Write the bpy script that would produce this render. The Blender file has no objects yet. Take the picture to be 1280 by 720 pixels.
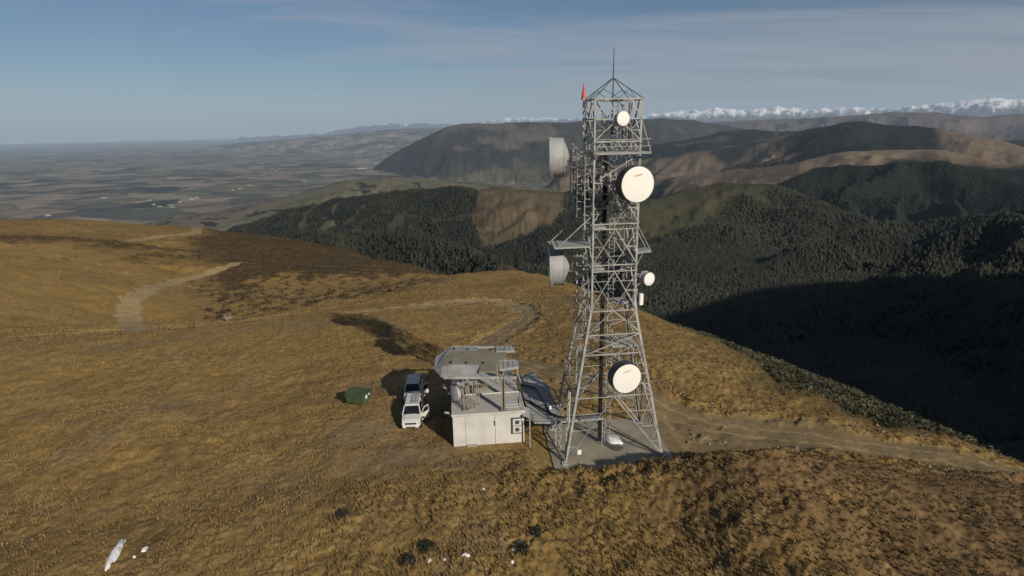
# A lattice communications tower and huts on a tussock mountain top, hills, plain and snowy range beyond.
# Metres; x right, y away, z up; the origin is on the slope below the viewpoint.
import bpy, bmesh, math, random
import numpy as np
from mathutils import Vector, Matrix
SUN = 5.0; SKYS = 0.053; EXPO = -0.06; HAZE = 1.45e-5; CLOUD = (6.8, 7.1, 8.1, 1)
# surveyed heights (x, y, z) of the home hill
HILL = [[-60.0,5.0,-4.0],[-25.0,8.0,-1.0],[0.0,8.0,0.5],[25.0,8.0,-0.5],[60.0,0.0,-4.0],[-45.0,30.0,-2.2],[-28.0,33.0,-0.8],[-12.0,34.0,0.3],[0.0,34.0,1.0],[4.0,33.0,1.4],[10.0,33.0,1.9],[17.0,33.5,2.6],[25.0,33.0,2.9],[36.0,30.0,2.4],[20.0,22.0,2.6],[50.0,24.0,-0.8],[15.0,42.6,0.3],[18.0,43.2,0.2],[24.0,42.6,0.1],[30.0,42.0,-0.1],[-45.0,45.0,-2.5],[-30.0,46.0,-1.6],[-18.0,46.0,-0.7],[-8.0,46.0,0.0],[0.0,46.0,0.0],[8.0,46.0,0.0],[14.0,46.0,0.0],[20.0,47.0,0.0],[28.0,45.0,0.0],[36.0,42.0,-0.2],[-20.0,57.0,-1.2],[-12.0,57.0,-0.4],[-4.0,58.0,-0.2],[4.0,58.0,-0.3],[12.0,57.0,-0.4],[20.0,56.0,-0.8],[28.0,52.0,-0.8],[-8.0,40.5,0.5],[-2.77,41.44,0.5],[0.96,40.96,1.0],[3.38,40.51,1.3],[5.73,39.89,1.7],[8.58,39.2,2.2],[10.72,38.47,2.8],[12.25,37.9,3.5],[13.47,37.42,4.2],[15.24,36.99,4.6],[17.41,36.92,4.6],[19.83,37.25,4.1],[23.03,37.85,3.3],[26.93,38.45,2.4],[31.45,38.89,1.5],[35.45,39.33,0.8],[19.62,66.0,-0.17],[20.89,88.0,-3.04],[26.36,61.5,-0.4],[29.41,55.0,-0.26],[31.22,51.0,-0.18],[34.66,47.0,-0.43],[39.34,41.0,0.15],[13.41,80.0,-2.01],[5.82,70.0,-1.48],[-4.8,82.0,-3.58],[-15.78,79.0,-2.25],[3.57,105.0,-6.79],[-0.06,125.0,-9.97],[13.96,112.0,-6.77],[-18.7,95.0,-3.86],[-32.09,115.0,-8.07],[-15.17,137.0,-10.81],[0.1,185.0,-17.49],[-6.77,165.0,-15.39],[9.68,175.0,-16.53],[17.66,160.0,-15.5],[20.77,125.0,-9.84],[-16.13,235.0,-33.74],[-48.85,255.0,-35.0],[-52.41,200.0,-26.26],[-96.47,295.0,-39.72],[-13.71,250.0,-37.3],[-60.88,320.0,-44.42],[-122.73,380.0,-43.58],[-212.79,430.0,-41.41],[-297.94,430.0,-33.95],[-357.54,420.0,-29.01],[-66.45,165.0,-20.82],[-93.6,200.0,-24.87],[-63.22,125.0,-14.54],[-95.23,145.0,-18.55],[-108.68,235.0,-24.29],[-121.45,222.0,-25.47],[-70.74,78.0,-1.93],[-54.28,70.0,-2.39],[-40.26,72.0,-2.43],[-26.71,78.0,-2.83],[-123.08,140.0,-8.29],[-122.0,165.0,-12.64],[-201.94,235.0,-12.42],[-177.92,270.0,-20.39],[-131.27,262.0,-25.93],[-172.22,290.0,-27.82],[-247.25,330.0,-24.41],[-30.77,62.0,-2.34],[-37.69,52.0,-0.75],[-420.0,620.0,-130.0],[-250.0,650.0,-140.0],[-80.0,600.0,-150.0],[0.0,400.0,-110.0],[0.0,300.0,-60.0],[60.0,220.0,-70.0],[50.0,160.0,-42.0],[110.0,160.0,-75.0],[60.0,100.0,-27.0],[100.0,70.0,-38.0],[70.0,50.0,-20.0],[60.0,30.0,-9.0],[100.0,20.0,-22.0],[-600.0,500.0,-120.0],[-500.0,200.0,-60.0],[-300.0,50.0,-25.0],[-150.0,-50.0,-14.0],[0.0,-80.0,-20.0],[100.0,-60.0,-25.0],[-100.0,60.0,-5.0]]
# hill crests: bearing in degrees, distance, height
LAYERS = {"spur":[[-27.93,1000,-162.3],[-19.87,1100,-143.9],[-15.67,1100,-146.7],[-12.04,1050,-142.8],[-7.6,950,-143.0],[-3.81,850,-141.3],[0.04,750,-146.9],[4.74,700,-180.7]],"forest_left":[[-30.88,3300,-575.2],[-25.03,3000,-382.7],[-20.99,2800,-304.6],[-16.1,2600,-241.4],[-11.04,2500,-208.8],[-5.85,2350,-189.5],[-2.08,2250,-181.2],[3.21,2150,-184.0],[6.97,2150,-196.6],[12.16,2200,-230.6],[16.4,2300,-199.8],[19.44,2350,-174.3],[23.08,2350,-183.7],[25.02,2300,-194.1],[28.84,2150,-240.8],[31.24,2000,-247.9],[34.63,1900,-258.7],[41.29,1800,-300.1]],"forest_right":[[4.75,1000,-358.1],[11.8,1050,-303.8],[16.18,1150,-274.3],[19.65,1250,-257.2],[23.63,1350,-247.6],[27.32,1450,-227.1],[30.75,1550,-205.0],[33.94,1650,-185.7],[36.96,1650,-171.0],[41.12,1600,-152.0],[45.67,1500,-143.0]],"low_right":[[17.13,760,-224.4],[19.95,780,-211.4],[26.55,850,-196.8],[32.42,950,-188.2],[37.71,950,-174.6],[42.03,900,-165.6]],"round_hill":[[14.46,3200,-512.9],[19.24,3300,-374.6],[23.07,3500,-278.2],[26.1,3600,-216.1],[28.98,3700,-174.5],[32.3,3700,-160.3],[35.41,3700,-158.0],[37.94,3500,-188.6],[40.76,3300,-211.1],[45.39,3300,-255.2]],"tan_ridge":[[10.66,6000,-535.7],[14.23,5600,-427.0],[19.05,5200,-341.7],[22.94,4800,-265.5],[25.41,4600,-220.0],[28.89,4700,-160.5],[32.19,4800,-143.4],[35.31,4800,-153.0],[37.84,4500,-195.4],[40.64,4300,-224.2],[45.3,4300,-301.2]],"peak":[[4.71,8000,-541.6],[12.03,8000,-399.3],[16.22,7800,-296.4],[20.86,7500,-180.9],[23.98,7200,-93.2],[26.35,7000,-15.1],[28.62,6900,48.4],[29.74,6900,52.8],[31.42,6900,11.5],[33.55,6800,-14.6],[35.62,6600,-57.9],[38.08,6300,-119.9],[40.43,6000,-183.5],[45.07,6000,-294.2]],"dark_hill":[[9.13,9500,-426.8],[13.04,9500,-245.0],[16.15,9500,-170.6],[19.14,9800,-67.3],[22.05,10000,-42.6],[25.16,10000,-51.9],[27.58,10000,-125.4],[32.09,9500,-167.5],[36.15,9500,-153.9],[40.32,9500,-196.2]],"blue_hill":[[-12.92,14500,-842.6],[-11.26,14400,-560.6],[-9.76,14300,-351.9],[-7.82,14000,-110.6],[-5.59,14000,104.5],[-3.38,14000,164.1],[-1.18,14000,154.3],[1.77,14000,158.3],[4.7,14000,144.6],[9.05,14500,162.7],[13.99,15000,194.8],[16.75,15500,128.9],[19.44,16000,3.7],[22.72,16000,-198.1],[25.86,16000,-373.1]],"brown_range":[[10.5,24000,5.3],[15.39,24000,110.9],[20.06,24000,183.1],[25.08,24000,190.0],[28.58,22000,239.9],[31.85,22000,298.7],[34.94,22000,241.3],[37.38,22000,149.0],[40.05,22000,183.0],[44.5,22000,131.3]],"far_hills":[[-29.54,38000,-868.1],[-26.0,38000,-646.0],[-22.88,38000,-441.3],[-20.3,36000,-330.3],[-15.59,35000,-133.6],[-11.37,34000,69.5],[-7.05,34000,147.6],[-1.19,34000,125.8],[6.17,34000,-39.6]],"snow":[[-23.46,75000,-360.0],[-16.93,75000,-101.0],[-13.45,72000,601.5],[-11.33,72000,818.1],[-8.47,72000,845.5],[-4.85,70000,573.0],[-2.65,68000,762.6],[0.3,66000,1168.3],[4.7,64000,960.6],[9.05,62000,608.8],[12.59,60000,1092.7],[15.34,60000,1310.2],[18.02,60000,1518.9],[20.65,60000,1304.2],[23.16,60000,1433.2],[25.61,60000,1222.1],[28.51,60000,1259.0],[30.75,60000,1056.3],[32.85,58000,1133.4],[34.84,58000,1355.3],[36.51,57000,1435.9],[37.66,57000,1553.9],[39.48,57000,1312.8],[41.96,57000,1517.1],[45.1,57000,1070.2]],"downs":[[-31.63,5200,-681.2],[-28.03,5500,-652.6],[-24.23,5900,-648.1],[-18.82,6300,-568.0],[-15.26,6500,-467.5],[-11.67,6600,-448.8],[-8.77,6600,-468.1],[-5.07,6500,-506.1],[-1.33,6400,-557.9],[4.71,6400,-635.8]]}
BANK = [[-2.77,41.44,0.5],[0.96,40.96,1.0],[3.38,40.51,1.3],[5.73,39.89,1.7],[8.58,39.2,2.2],[10.72,38.47,2.8],[12.25,37.9,3.5],[13.47,37.42,4.2],[15.24,36.99,4.6],[17.41,36.92,4.6],[19.83,37.25,4.1],[23.03,37.85,3.3],[26.93,38.45,2.4],[31.45,38.89,1.5],[35.45,39.33,0.8]]
ROADS = {"road":[[38.8,41.6,-0.1],[35.3,44.0,-0.25],[29.9,46.1,-0.3],[24.1,48.4,-0.52],[19.0,50.2,-0.58],[15.7,53.2,-0.74]],"road_up":[[-4.8,78.3,-2.91],[-2.5,85.0,-3.69],[0.5,93.0,-4.68],[2.8,104.1,-6.64],[2.3,115.5,-8.42],[-0.9,124.3,-9.92],[-7.1,126.4,-9.87],[-13.7,122.4,-8.93]],"track_far":[[-62.5,97.7,-5.86],[-90.4,135.3,-16.49],[-99.9,149.0,-17.53],[-105.3,160.3,-17.23],[-112.0,180.9,-19.4],[-120.8,212.4,-24.6],[-117.1,226.9,-25.45],[-112.7,233.1,-24.72],[-112.5,245.0,-25.42]],"track_far2":[[-200.4,310.5,-27.08],[-201.0,329.1,-28.74],[-197.8,347.1,-30.62],[-194.0,366.9,-32.18],[-2262.0,4597.7,-693.13]],"track_mid":[[-29.3,104.9,-5.62],[-35.4,97.2,-4.53],[-44.7,93.5,-4.47],[-50.8,85.7,-3.35],[-58.3,79.0,-2.54]],"pts":[[-12.2,36.7,0.35],[-5.7,32.5,0.67],[-6.8,31.6,0.63],[0.3,31.9,1.1],[1.3,33.3,1.19],[-3.2,31.7,0.93],[-5.4,31.5,0.7],[-4.5,31.5,0.8],[0.2,32.6,1.09],[-0.2,32.0,1.05],[-0.3,31.0,0.99],[-2.4,39.0,0.73],[-53.9,96.5,-5.34],[-68.3,137.4,-17.02],[-26.6,32.9,-0.67],[-27.8,36.7,-0.98],[-25.3,34.9,-0.7],[-35.7,58.1,-1.46],[-11.3,41.0,0.23],[-8.9,45.0,0.02],[-11.0,45.4,0.01],[2314.8,6729.2,-355.25],[-4685.9,7887.8,-846.34]]}
DISH = {"uL":[3.64,48.0,24.3],"lL":[3.61,47.5,15.61],"uF":[9.01,43.6,22.54],"lF":[8.55,42.8,7.94],"top":[8.26,45.3,27.12],"sR":[10.71,46.0,14.91],"back":[6.77,49.5,21.41],"panel":[10.33,46.3,13.12],"platL":[[2.99,47.0,17.57],[6.11,47.0,17.63],[6.43,49.5,17.63],[3.42,49.5,17.83]],"platR":[10.99,46.0,17.16],"small":[-5.01,48.5,4.4]}
DECK = {"mid":[[-5.78,53.29],[-0.64,53.02],[-0.63,50.99],[-1.49,50.26],[-1.51,48.06],[-2.9,48.13],[-2.96,49.58],[-5.45,49.71]],"sk_back":[[-6.18,54.97,6.1],[-3.43,55.26,6.1],[-3.32,53.16,6.4],[-5.78,53.29,6.4],[-6.44,52.34,6.3]],"sk_left":[[-6.18,54.97,6.1],[-6.44,52.34,6.3],[-6.3,49.62,6.3],[-6.31,48.25,5.9],[-7.06,49.89,5.9],[-7.34,52.8,5.9]],"sk_front":[[-6.31,48.25,5.9],[-6.3,49.62,6.3],[-5.45,49.71,6.4],[-3.03,49.58,6.4],[-2.98,48.2,6.0],[-3.59,47.95,5.9]],"sk_in":[[-6.44,52.34,6.3],[-5.78,53.29,6.4],[-5.45,49.71,6.4],[-6.3,49.62,6.3]],"panel1":[[-1.63,53.87,6.5],[0.09,54.0,6.5],[0.11,52.71,6.5],[-1.61,52.6,6.5]],"panel2":[[-1.34,50.0,6.5],[0.41,50.29,6.5],[0.43,48.8,6.5],[-1.24,48.25,6.5]],"cable":[[0.47,55.77],[2.11,56.71],[3.27,53.14],[3.57,49.81],[4.06,47.13],[3.43,45.99],[1.68,46.06],[1.2,48.32],[0.92,51.11]]}
PLAINB = [[-4909,8218],[-4628,7822],[-4436,7628],[-4390,7785],[-4456,8144],[-4437,8424],[-4418,8519],[-4036,7188],[-4407,9899],[-4493,10480],[-4423,9642],[-3542,14617],[-3492,14899],[-5480,14327],[-5729,15257],[-3627,16627],[-5352,13289],[-5200,6747],[-5388,6530],[-8446,27465],[-5888,8768],[-3826,11304]]
# ---------------------------------------------------------------- terrain heights
def hash2(ix, iy, seed=0):
    h = (ix.astype(np.int64)*374761393 + iy.astype(np.int64)*668265263 + seed*974634777) & 0xffffffff
    h = ((h ^ (h >> 13))*1274126177) & 0xffffffff
    h = ((h ^ (h >> 16))*2246822519) & 0xffffffff
    return ((h ^ (h >> 15)) & 0xffffff)/float(0xffffff)

def vnoise(x, y, seed=0):                       # gradient noise, about -1..1
    ix = np.floor(x); iy = np.floor(y); fx = x-ix; fy = y-iy
    ux = fx*fx*fx*(fx*(fx*6-15)+10); uy = fy*fy*fy*(fy*(fy*6-15)+10)
    def g(dx, dy):
        a = hash2(ix+dx, iy+dy, seed)*2*np.pi
        return np.cos(a)*(fx-dx)+np.sin(a)*(fy-dy)
    return 1.5*((g(0,0)*(1-ux)+g(1,0)*ux)*(1-uy)+(g(0,1)*(1-ux)+g(1,1)*ux)*uy)

def fbm(x, y, octs=4, seed=0, gain=.5):
    s = 0; a = 1.; n = 0
    for k in range(octs):
        s = s+a*vnoise(x, y, seed+k); n += a; a *= gain; x = x*2.03+17.1; y = y*2.03-9.7
    return s/n*1.6

def ridged(x, y, octs=4, seed=0):               # 0 at the crests, 1 in the gullies
    s = 0; a = 1.; n = 0
    for k in range(octs):
        s = s+a*np.abs(vnoise(x, y, seed+k)); n += a; a *= .5; x = x*2.1+3.3; y = y*2.1+8.1
    return np.minimum(s/n*2.2, 1)

def cells(x, y, seed=0):                        # distance to the nearest of scattered points
    ix = np.floor(x); iy = np.floor(y); best = np.full(x.shape, 9.)
    for dx in (-1, 0, 1):
        for dy in (-1, 0, 1):
            px = ix+dx+hash2(ix+dx, iy+dy, seed); py = iy+dy+hash2(ix+dx, iy+dy, seed+5)
            best = np.minimum(best, (px-x)**2+(py-y)**2)
    return np.sqrt(best)

def sstep(a, b, x):
    t = np.clip((x-a)/(b-a), 0, 1); return t*t*(3-2*t)

HP = np.array(HILL, float)
def _k(d2): return np.where(d2 > 1e-9, d2*np.log(np.maximum(d2, 1e-9)), 0)
_S = 100.
def _solve():
    p = HP[:, :2]/_S; n = len(p)
    d2 = ((p[:, None]-p[None])**2).sum(-1)
    A = np.zeros((n+3, n+3)); A[:n, :n] = _k(d2)+np.eye(n)*2e-3
    A[:n, n] = 1; A[:n, n+1:] = p; A[n, :n] = 1; A[n+1:, :n] = p.T
    return np.linalg.solve(A, np.concatenate([HP[:, 2], [0, 0, 0]]))
_W = _solve()
def hill_base(x, y):
    r = np.hypot(x, y); s = np.minimum(1, 640/np.maximum(r, 1e-6)); X = x*s/_S; Y = y*s/_S
    z = _W[-3]+_W[-2]*X+_W[-1]*Y
    for i in range(len(HP)):
        z = z+_W[i]*_k((X-HP[i, 0]/_S)**2+(Y-HP[i, 1]/_S)**2)
    return z-.55*np.maximum(0, r-640)

def rrect(x, y, cx, cy, hx, hy, yaw):
    c = math.cos(yaw); s = math.sin(yaw)
    u = np.abs((x-cx)*c+(y-cy)*s)-hx; v = np.abs(-(x-cx)*s+(y-cy)*c)-hy
    return np.hypot(np.maximum(u, 0), np.maximum(v, 0))+np.minimum(np.maximum(u, v), 0)

def polydist(x, y, pts):
    best = np.full(x.shape, 1e9); tt = np.zeros(x.shape)
    for i in range(len(pts)-1):
        ax, ay = pts[i][:2]; bx, by = pts[i+1][:2]; L2 = (bx-ax)**2+(by-ay)**2
        t = np.clip(((x-ax)*(bx-ax)+(y-ay)*(by-ay))/L2, 0, 1)
        d = np.hypot(x-ax-t*(bx-ax), y-ay-t*(by-ay))
        m = d < best; best = np.where(m, d, best); tt = np.where(m, i+t, tt)
    return best, tt

def near_hill(x, y):
    z = hill_base(x, y)
    r = np.hypot(x, y)
    z = z+sstep(60, 200, r)*(.35*fbm(x/26, y/26, 3, 3)+1.1*fbm(x/90, y/90, 3, 4))+.22*fbm(x/6, y/6, 3, 9)*sstep(10, 40, r)
    w = 1-sstep(.1, 1.3, rrect(x, y, 7.9, 46.5, 6.1, 5.1, .09))
    z = z*(1-w)
    m = (x > -8) & (x < 50) & (y > 22) & (y < 48)
    if m.any():                                  # the dug bank on the near side of the slab
        X, Y = x[m], y[m]; bk = np.array(BANK); gx = np.arange(-8, 50, .5); zc_ = np.interp(gx, bk[:, 0], bk[:, 2], left=-3); yc_ = np.interp(gx, bk[:, 0], bk[:, 1]); kk = np.exp(-np.linspace(-1.6, 1.6, 9)**2); kk /= kk.sum(); zc = np.interp(X, gx[4:-4], np.convolve(zc_, kk, 'valid')); yc = np.interp(X, gx[4:-4], np.convolve(yc_, kk, 'valid')); d = np.abs(Y-yc)
        far_side = Y > yc; zz = zc+.18*fbm(X/1.3, Y/1.3, 3, 14)*np.clip(zc, 0, 1)-np.where(far_side, 1.25*(np.sqrt(d*d+.12)-.35), .10*(np.sqrt(d*d+4)-2)+.004*d*d)
        z[m] = np.maximum(z[m], zz)
    w = 1-sstep(0, 2.5, rrect(x, y, -2.9, 52, 4.0, 6, .1)); z = z*(1-w)-.02*w
    w = 1-sstep(0, 3, rrect(x, y, -10.2, 54.5, 1.8, 5.5, .16)); z = z*(1-w)-.35*w
    return z

# name: (front slope, back slope, roundness, gully depth, gully size) - metres per metre of distance
PROF = dict(spur=(.36,.5,.05,.030,.16), forest_left=(.30,.4,.05,.022,.15), forest_right=(.30,.4,.06,.055,.20), low_right=(.33,.4,.06,.03,.12),
    round_hill=(.22,.3,.07,.045,.16), tan_ridge=(.13,.2,.05,.016,.15), peak=(.16,.2,.03,.018,.14), dark_hill=(.14,.2,.05,.02,.12),
    blue_hill=(.24,.3,.02,.012,.07), brown_range=(.12,.2,.03,.016,.08), far_hills=(.07,.1,.02,.006,.05), snow=(.28,.2,.010,.010,.030), downs=(.07,.09,.04,.010,.10))
LN = list(LAYERS)
def behind_ridge(x, y):  # unseen ridge behind right, added and shaped to throw shadow over the valley
    pts = [(66, 18, -8), (190, -30, 25), (450, -85, 150), (792, -100, 300), (1091, -110, 392), (1387, -120, 455), (2000, -350, 470), (3000, -1100, 300)]
    d, t = polydist(x, y, pts)
    zc = np.interp(t, range(len(pts)), [p[2] for p in pts])
    return zc-.62*(np.sqrt(d*d+900)-30)-.15*np.minimum(d, 120)*ridged(x/160, y/160, 3, 77)*sstep(20, 90, d)

def heights(x, y, detail=True):
    """height, index of what is on top (0 home hill, 1.. ridges, 98 hill behind, 99 plain)"""
    r = np.hypot(x, y)+1e-6; th = np.degrees(np.arctan2(x, y))
    rt = sstep(2, 12, th)
    z = -850+rt*(250+0*r)+np.exp(-(r/3200)**2)*(330+60*rt)
    z = z+sstep(2500, 6000, r)*(1-rt)*(22+45*np.exp(-((r-6500)/2500)**2))*fbm(x/1500, y/1500, 4, 31)+rt*sstep(1500, 4000, r)*70*fbm(x/1800, y/1800, 4, 33)
    idx = np.full(x.shape, 99)
    for i, n in enumerate(LN):
        c = np.array(LAYERS[n]); kf, kb, rd, am, wl = PROF[n]
        m = (th > c[0, 0]-8) & (th < c[-1, 0]+(12 if c[-1, 0] > 40 else 8))
        R0 = c[:, 1].mean(); m &= (r > R0*.3) & (r < R0*2.2)
        if not m.any(): continue
        xx, yy, tt, rr = x[m], y[m], th[m], r[m]
        wob = 1.2*fbm(xx/(R0*.12), yy/(R0*.12), 3, 50+i)*(250/ (R0*.12+250))
        Rc = np.interp(tt, c[:, 0], c[:, 1]); Zc = np.interp(tt, c[:, 0], c[:, 2])
        edge = np.maximum(0, c[0, 0]-tt)+np.maximum(0, tt-c[-1, 0]-0*tt); Zc = Zc-edge*R0*.02
        d = Rc-rr; w = rd*R0
        sl = np.where(d > 0, kf, kb)*(np.sqrt(d*d+w*w)-w)
        amp = am*R0*(.22+np.minimum(1, np.abs(d)/(.12*R0)))
        g = ridged(xx/(wl*R0)+wob*.3, yy/(wl*R0), 5 if R0 < 30000 else 7, 90+7*i)
        if n == 'snow': amp = 900*(.22+.8*np.minimum(1, np.abs(d)/3500)); g = g-.2
        zz = Zc-sl-amp*g*1.0
        zz = zz + (.12*amp if n != 'snow' else 0)
        up = zz > z[m]; tmp = z[m]; tmp[up] = zz[up]; z[m] = tmp; ti = idx[m]; ti[up] = i+1; idx[m] = ti
    m = (y < 700) & (r < 4500) & (x > -200)
    if m.any():
        zz = behind_ridge(x[m], y[m]); up = zz > z[m]; tmp = z[m]; tmp[up] = zz[up]; z[m] = tmp; ti = idx[m]; ti[up] = 98; idx[m] = ti
    m = r < 1700
    if m.any():
        zz = near_hill(x[m], y[m]); up = zz > z[m]; tmp = z[m]; tmp[up] = zz[up]; z[m] = tmp; ti = idx[m]; ti[up] = 0; idx[m] = ti
    return z, idx
def hz(x, y):
    z, _ = heights(np.array([float(x)]), np.array([float(y)])); return float(z[0])
# ---------------------------------------------------------------- mesh helpers
C = bpy.context.scene.collection
R = math.radians
rng = random.Random(7); NR = np.random.default_rng(11)

def tag(o, label=None, cat=None, group=None, kind=None):
    if label: o['label'] = label
    if cat: o['category'] = cat
    if group: o['group'] = group
    if kind: o['kind'] = kind
    return o
def root(name, loc, rz, label, cat, group=None):
    o = bpy.data.objects.new(name, None); C.objects.link(o); o.empty_display_size = .3
    o.location = loc; o.rotation_euler = (0, 0, rz)
    return tag(o, label, cat, group)

class MB:
    def __init__(s): s.v = []; s.f = []
    def add(s, vs, fs):
        n = len(s.v); s.v += [tuple(v) for v in vs]; s.f += [tuple(i+n for i in f) for f in fs]; return s
    def box(s, c, d, rz=0, taper=1.0, tx=None):
        hx, hy, hz_ = d[0]/2, d[1]/2, d[2]/2; vs = []
        co, si = math.cos(rz), math.sin(rz); tx = taper if tx is None else tx
        for z, kx, ky in ((-hz_, 1, 1), (hz_, tx, taper)):
            for x, y in ((-hx, -hy), (hx, -hy), (hx, hy), (-hx, hy)):
                x *= kx; y *= ky; vs.append((c[0]+x*co-y*si, c[1]+x*si+y*co, c[2]+z))
        return s.add(vs, [(3, 2, 1, 0), (4, 5, 6, 7), (0, 1, 5, 4), (1, 2, 6, 5), (2, 3, 7, 6), (3, 0, 4, 7)])
    def beam(s, a, b, w, h=None, up=(0, 0, 1)):
        h = h or w; a = Vector(a); b = Vector(b); d = (b-a).normalized(); u = Vector(up)
        if abs(d.dot(u)) > .95: u = Vector((0, 1, 0))
        r = d.cross(u).normalized(); u = r.cross(d).normalized(); vs = []
        for p in (a, b):
            for i, j in ((-1, -1), (1, -1), (1, 1), (-1, 1)): vs.append(p+r*(w/2*i)+u*(h/2*j))
        return s.add(vs, [(0, 1, 2, 3), (7, 6, 5, 4), (1, 0, 4, 5), (2, 1, 5, 6), (3, 2, 6, 7), (0, 3, 7, 4)])
    def angle(s, a, b, w, t=None, up=(0, 0, 1)):                # rolled steel angle, two thin flanges
        t = t or max(.012, w*.12); a = Vector(a); b = Vector(b); d = (b-a).normalized(); u = Vector(up)
        if abs(d.dot(u)) > .95: u = Vector((0, 1, 0))
        r = d.cross(u).normalized(); u = r.cross(d).normalized()
        s.beam(a+u*(w/2), b+u*(w/2), w, t, tuple(u)); s.beam(a+r*(w/2-t/2), b+r*(w/2-t/2), t, w, tuple(u)); return s
    def tube(s, pts, r, n=8, caps=True):
        pts = [Vector(p) for p in pts]; rr = r if isinstance(r, (list, tuple)) else [r]*len(pts); vs = []; fs = []
        for i, p in enumerate(pts):
            d = (pts[min(i+1, len(pts)-1)]-pts[max(i-1, 0)]).normalized(); u = Vector((0, 0, 1)) if abs(d.z) < .9 else Vector((1, 0, 0))
            x = d.cross(u).normalized(); y = x.cross(d).normalized()
            for k in range(n):
                a = 2*math.pi*k/n; vs.append(p+x*(rr[i]*math.cos(a))+y*(rr[i]*math.sin(a)))
        for i in range(len(pts)-1):
            for k in range(n): fs.append((i*n+k, i*n+(k+1) % n, (i+1)*n+(k+1) % n, (i+1)*n+k))
        if caps: fs.append(tuple(range(n))[::-1]); fs.append(tuple((len(pts)-1)*n+k for k in range(n)))
        return s.add(vs, [f[::-1] for f in fs])
    def lathe(s, o, axis, prof, n=40):                          # prof: (distance along the axis, radius)
        o = Vector(o); d = Vector(axis).normalized(); u = Vector((0, 0, 1)) if abs(d.z) < .9 else Vector((1, 0, 0))
        x = d.cross(u).normalized(); y = x.cross(d).normalized(); vs = []; fs = []
        for t, r in prof:
            for k in range(n):
                a = 2*math.pi*k/n; vs.append(o+d*t+x*(max(r, 1e-4)*math.cos(a))+y*(max(r, 1e-4)*math.sin(a)))
        for i in range(len(prof)-1):
            for k in range(n): fs.append((i*n+k, (i+1)*n+k, (i+1)*n+(k+1) % n, i*n+(k+1) % n))
        return s.add(vs, fs)
    def plate(s, pts, t=.05):                                   # polygon with thickness, pts 3-D seen from above counter-clockwise or not
        pts = [Vector(p) for p in pts]; n = len(pts)
        ar = sum(pts[i].x*pts[(i+1) % n].y-pts[(i+1) % n].x*pts[i].y for i in range(n))
        if ar < 0: pts = pts[::-1]
        lo = [p-Vector((0, 0, t)) for p in pts]
        fs = [tuple(range(n)), tuple(range(2*n-1, n-1, -1))]+[(i, i+n, (i+1) % n+n, (i+1) % n) for i in range(n)]
        return s.add(pts+lo, fs)
    def prism(s, prof, x0, x1):                                 # (y,z) outline pushed along x
        n = len(prof); vs = [(x0, y, z) for y, z in prof]+[(x1, y, z) for y, z in prof]
        fs = [tuple(range(n))[::-1], tuple(range(n, 2*n))]+[(i, (i+1) % n, (i+1) % n+n, i+n) for i in range(n)]
        return s.add(vs, fs)
    def build(s, name, mat, parent=None, world=False, smooth=False, bevel=0, label=None):
        me = bpy.data.meshes.new(name); vs = s.v
        if world and parent is not None:
            l = Vector(parent.location); co, si = math.cos(-parent.rotation_euler.z), math.sin(-parent.rotation_euler.z); q = []
            for v in vs:
                x, y, z = v[0]-l.x, v[1]-l.y, v[2]-l.z; q.append((x*co-y*si, x*si+y*co, z))
            vs = q
        me.from_pydata([tuple(v) for v in vs], [], s.f)
        bm = bmesh.new(); bm.from_mesh(me); bmesh.ops.recalc_face_normals(bm, faces=bm.faces)
        if bevel:
            bmesh.ops.remove_doubles(bm, verts=bm.verts, dist=1e-5)
            bmesh.ops.bevel(bm, geom=[e for e in bm.edges if len(e.link_faces) == 2 and e.calc_face_angle(0) > .4], offset=bevel, segments=2, affect='EDGES', clamp_overlap=True)
        bm.to_mesh(me); bm.free()
        me.materials.append(mat)
        if smooth: me.shade_smooth()
        o = bpy.data.objects.new(name, me); C.objects.link(o)
        if parent is not None: o.parent = parent
        if label: o['label'] = label
        return o

def bigmesh(name, V, F, mat, attrs=None, smooth=True):          # numpy mesh; F (n,3) or (n,4)
    me = bpy.data.meshes.new(name); k = F.shape[1]
    me.vertices.add(len(V)); me.vertices.foreach_set('co', V.astype(np.float32).ravel())
    me.loops.add(F.size); me.loops.foreach_set('vertex_index', F.astype(np.int32).ravel())
    me.polygons.add(len(F)); me.polygons.foreach_set('loop_start', np.arange(0, F.size, k, dtype=np.int32))
    me.update(calc_edges=True)
    if smooth: me.shade_smooth()
    for n, a in (attrs or {}).items():
        if a.ndim == 2:
            t = me.attributes.new(n, 'FLOAT_COLOR', 'POINT'); t.data.foreach_set('color', np.concatenate([a, np.ones((len(a), 1))], 1).astype(np.float32).ravel())
        else:
            t = me.attributes.new(n, 'FLOAT', 'POINT'); t.data.foreach_set('value', a.astype(np.float32))
    me.materials.append(mat); o = bpy.data.objects.new(name, me); C.objects.link(o); return o

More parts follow.
